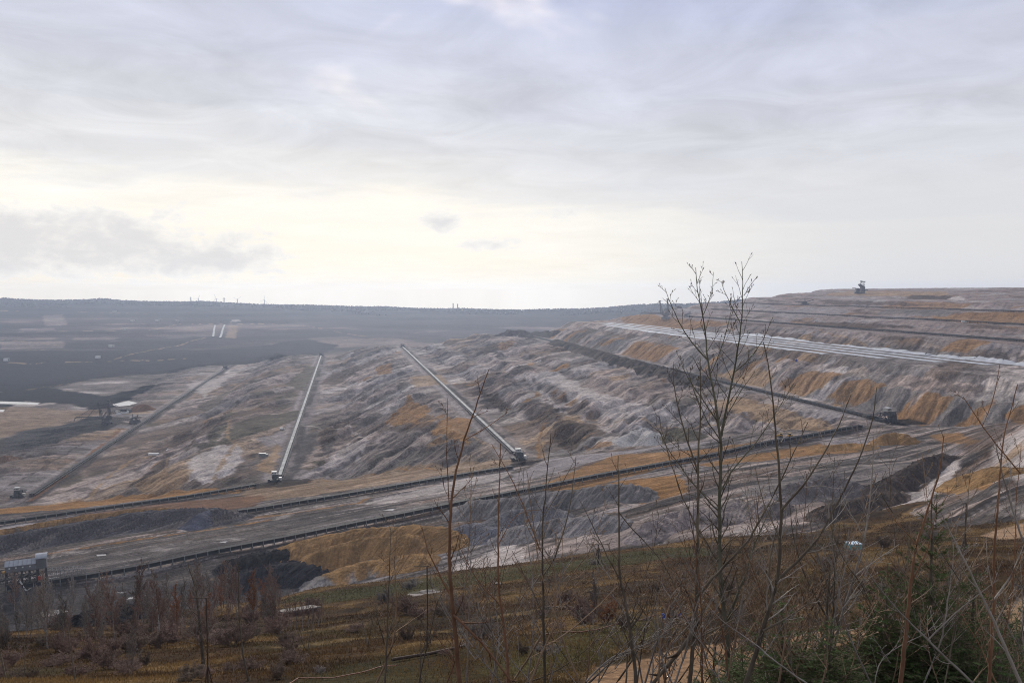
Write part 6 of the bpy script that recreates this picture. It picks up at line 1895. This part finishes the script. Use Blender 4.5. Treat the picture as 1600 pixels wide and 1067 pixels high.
# ------------------------------------------------------------------ far skyline things
def turbine(u, v, label, Y=5050, blade=28, rot=0.3):
    hub = at(u, v, Y); g = gz(hub[0], Y)
    o = thing('wind_turbine', label, 'wind turbine', (hub[0], Y, g), 0, 'wind turbines on the horizon')
    h = hub[2] - g
    m = MB(); m.tube([(0, 0, -2), (0, 0, h)], [3.4, 1.8], 8); m.build('tower', LIGHTSTEEL, o)
    m = MB(); m.box((0, -2, h + 1), (4, 9, 4)); m.build('nacelle', LIGHTSTEEL, o)
    for k in range(3):
        a = rot + k * 2 * pi / 3; m = MB()
        m.beam((0, -7, h + 1), (sin(a) * blade, -7, h + 1 + cos(a) * blade), 2.0, 1.0); m.build('blade', LIGHTSTEEL, o)


for i, (u, v, lb) in enumerate([(310, 467, 'wind turbine on the far left horizon, first from the left'), (338, 467, 'wind turbine on the horizon above the white ramp conveyors'), (371, 468, 'wind turbine on the horizon, third from the left'), (413, 469, 'wind turbine on the horizon, rightmost of four')]):
    turbine(u, v, lb, rot=.5 + i * 1.3)


def mast(u, v, label, name='lattice_mast', cat='mast', r=1.6, Y=5060):
    t = at(u, v, Y); g = gz(t[0], Y); o = thing(name, label, cat, (t[0], Y, g), 0)
    h = t[2] - g; m = MB()
    if cat == 'mast':
        m.truss((0, 0, -1), (0, 0, h), r * 2, r * 2, 14, .9)
        m.build('lattice', STEEL2, o); m = MB(); m.beam((-9, 0, h - 8), (9, 0, h - 8), 1.2); m.beam((-6, 0, h - 18), (6, 0, h - 18), 1.2); m.build('cross_arm', STEEL2, o)
    else:
        m.tube([(0, 0, -2), (0, 0, h * .5), (0, 0, h)], [r * 3, r * 2.2, r * 1.8], 10); m.build('shaft', CONCRETE, o); m = MB(); m.tube([(0, 0, h - 6), (0, 0, h + .5)], [r * 2.3, r * 2.2], 10); m.build('crown_ring', STEEL2, o)


mast(298, 464, 'thin lattice mast on the horizon left of the turbines'); mast(350, 465, 'thin lattice mast on the horizon between the turbines')
mast(708, 474, 'faint chimney on the horizon, left of two', 'chimney_stack', 'chimney'); mast(715, 475, 'faint chimney on the horizon, right of two', 'chimney_stack', 'chimney')


# ------------------------------------------------------------------ small things on the slope
def perch(u, v, top, label, bar, Y=None, legs=True):
    p = ground(u, v) if Y is None else at(u, v, Y); k = p[1] / F; h = (v - top) * k * 1.02
    o = thing('raptor_perch', label, 'perch', p, 0, 'wooden perches on the slope')
    m = MB(); m.tube([(0, 0, -.3), (.02, 0, h * .5), (0, 0, h)], [1.2 * k, 1.1 * k, 1.0 * k], 7); m.build('post', WOOD, o)
    m = MB(); m.beam((bar[0] * k, 0, h - .05), (bar[1] * k, .1, h - .05), 1.0 * k, .9 * k); m.build('crossbar', WOOD, o)
    if legs:
        for a in (0.4, 2.5, 4.4):
            m = MB(); m.beam((cos(a) * 7 * k, sin(a) * 7 * k, -.2), (cos(a) * k, sin(a) * k, 26 * k), 1.3 * k); m.build('stake', WOOD, o)


perch(325, 1066, 929, 'tall wooden T perch in front of the spreading bare tree', (-30, 3))
perch(668, 1012, 884, 'wooden T perch on three stakes in the dry grass', (-21, 3))
perch(935, 880, 849, 'small distant wooden T perch before the pink mounds', (-15, 17))
perch(1507, 868, 786, 'wooden post without crossbar behind the tallest spruce', (-1.5, 1.5))


def rubbish():
    p = ground(1047, 968); k = p[1] / F
    o = thing('rubbish_pile', 'dumped rubbish pile of brown bundles and blue plastic on the slope', 'rubbish', p, .2)
    rng = np.random.default_rng(4)
    def lump(c, d, mat, nm):
        me = bpy.data.meshes.new(nm); bm = __import__('bmesh').new(); __import__('bmesh').ops.create_icosphere(bm, subdivisions=2, radius=1)
        for v in bm.verts:
            q = 1 + .25 * rng.normal(); v.co = Vector((v.co.x * d[0] * q, v.co.y * d[1] * q, v.co.z * d[2] * q)) + Vector(c)
        bm.to_mesh(me); bm.free(); me.materials.append(mat); link(nm, me, o)
    br = plain('brown_cloth', (.07, .045, .035), .9, 0, .4, 3)
    lump((0, 0, .35), (.8, .5, .5), br, 'bundle'); lump((.55, .1, .3), (.5, .4, .45), br, 'bundle'); lump((-.75, 0, .4), (.35, .3, .3), BLUEP, 'blue_bag'); lump((1.15, 0, .25), (.25, .25, .35), BLUEP, 'blue_bag')
    for i in range(5):
        m = MB(); m.box((-1.0 + i * .12, -.5 + .15 * (i % 2), .12 + .1 * (i % 3)), (.25, .2, .08), i); m.build('paper_scrap', WHITEP, o)
    m = MB(); m.beam((.2, .2, .2), (.25, .25, 1.4), .08); m.build('stick', BARK_TAN, o)


rubbish()


def hose(name, label, uv, r, mat, cat):
    P = []
    for (a, b), (c, d) in zip(uv[:-1], uv[1:]):
        for t in np.linspace(0, 1, 5)[:-1]:
            P.append(ground(a + (c - a) * t, b + (d - b) * t))
    P.append(ground(*uv[-1])); P = np.array(P); P[:, 2] += r + .12
    me = tubes_mesh(name, [(P - P[0], np.full(len(P), r))], mat, 6); o = link(name, me); o.location = tuple(P[0]); tag(o, label, cat)


HOSE = plain('red_hose', (.17, .05, .025), .6, 0, .2, 2)
hose('red_hose', 'red hose lying in the grass at the bottom left of centre', [(448, 1070), (466, 1061), (520, 1060), (560, 1052), (598, 1039), (620, 1040)], .035, HOSE, 'hose')
hose('red_hose', 'red hose leading to the rubbish pile', [(850, 995), (905, 991), (960, 981), (1000, 969), (1026, 964)], .06, HOSE, 'hose')
hose('fallen_trunk', 'dark fallen trunk lying right of the tripod perch', [(612, 1030), (660, 1024), (700, 1016), (730, 1009)], .12, WOOD, 'log')
hose('fallen_trunk', 'dark fallen trunk behind the pale twiggy bush', [(850, 953), (890, 954), (918, 957)], .16, WOOD, 'log')


def wall_slab():
    a, b = ground(437, 966), ground(494, 956)
    o = thing('concrete_wall', 'low pale concrete wall behind the birch grove', 'wall', (a + b) / 2, math.atan2(b[1] - a[1], b[0] - a[0]))
    L = float(np.hypot(*(b - a)[:2])); dz = float(b[2] - a[2])
    m = MB(); n = 6
    for i in range(n):
        x = -L / 2 + L * (i + .5) / n; z = dz * (i + .5) / n - dz / 2
        m.box((x, 0, z + .2), (L / n * .97, .7, 1.8))
    m.build('wall_block', plain('reddish_wall', (.11, .06, .05), .9, 0, .3, 1.0), o)
    m = MB(); m.beam((-L / 2, 0, -dz / 2 + 1.2), (L / 2, 0, dz / 2 + 1.2), 2.6, .3); m.build('coping', CONCRETE, o)


wall_slab()


def rock(u, v, label, d, seed):
    import bmesh
    p = ground(u, v); rng = np.random.default_rng(seed); bm = bmesh.new(); bmesh.ops.create_icosphere(bm, subdivisions=2, radius=1)
    for q in bm.verts:
        k = 1 + .16 * rng.normal(); q.co = Vector((q.co.x * d[0] * k, q.co.y * d[1] * k, q.co.z * d[2] * k))
    me = bpy.data.meshes.new('rock'); bm.to_mesh(me); bm.free(); me.materials.append(CONCRETE); o = link('rock', me); o.location = (p[0], p[1], p[2] + d[2] * .3); tag(o, label, 'rock', 'pale rocks on the slope')


rock(668, 926, 'flat pale rock on the slope above the tripod perch', (2.2, 1.2, .5), 1); rock(778, 914, 'small pale rock on the slope right of the reddish sapling', (1.0, .7, .4), 2); rock(1492, 802, 'pale rock at the brown edge of the right gully', (1.0, .8, .5), 3)
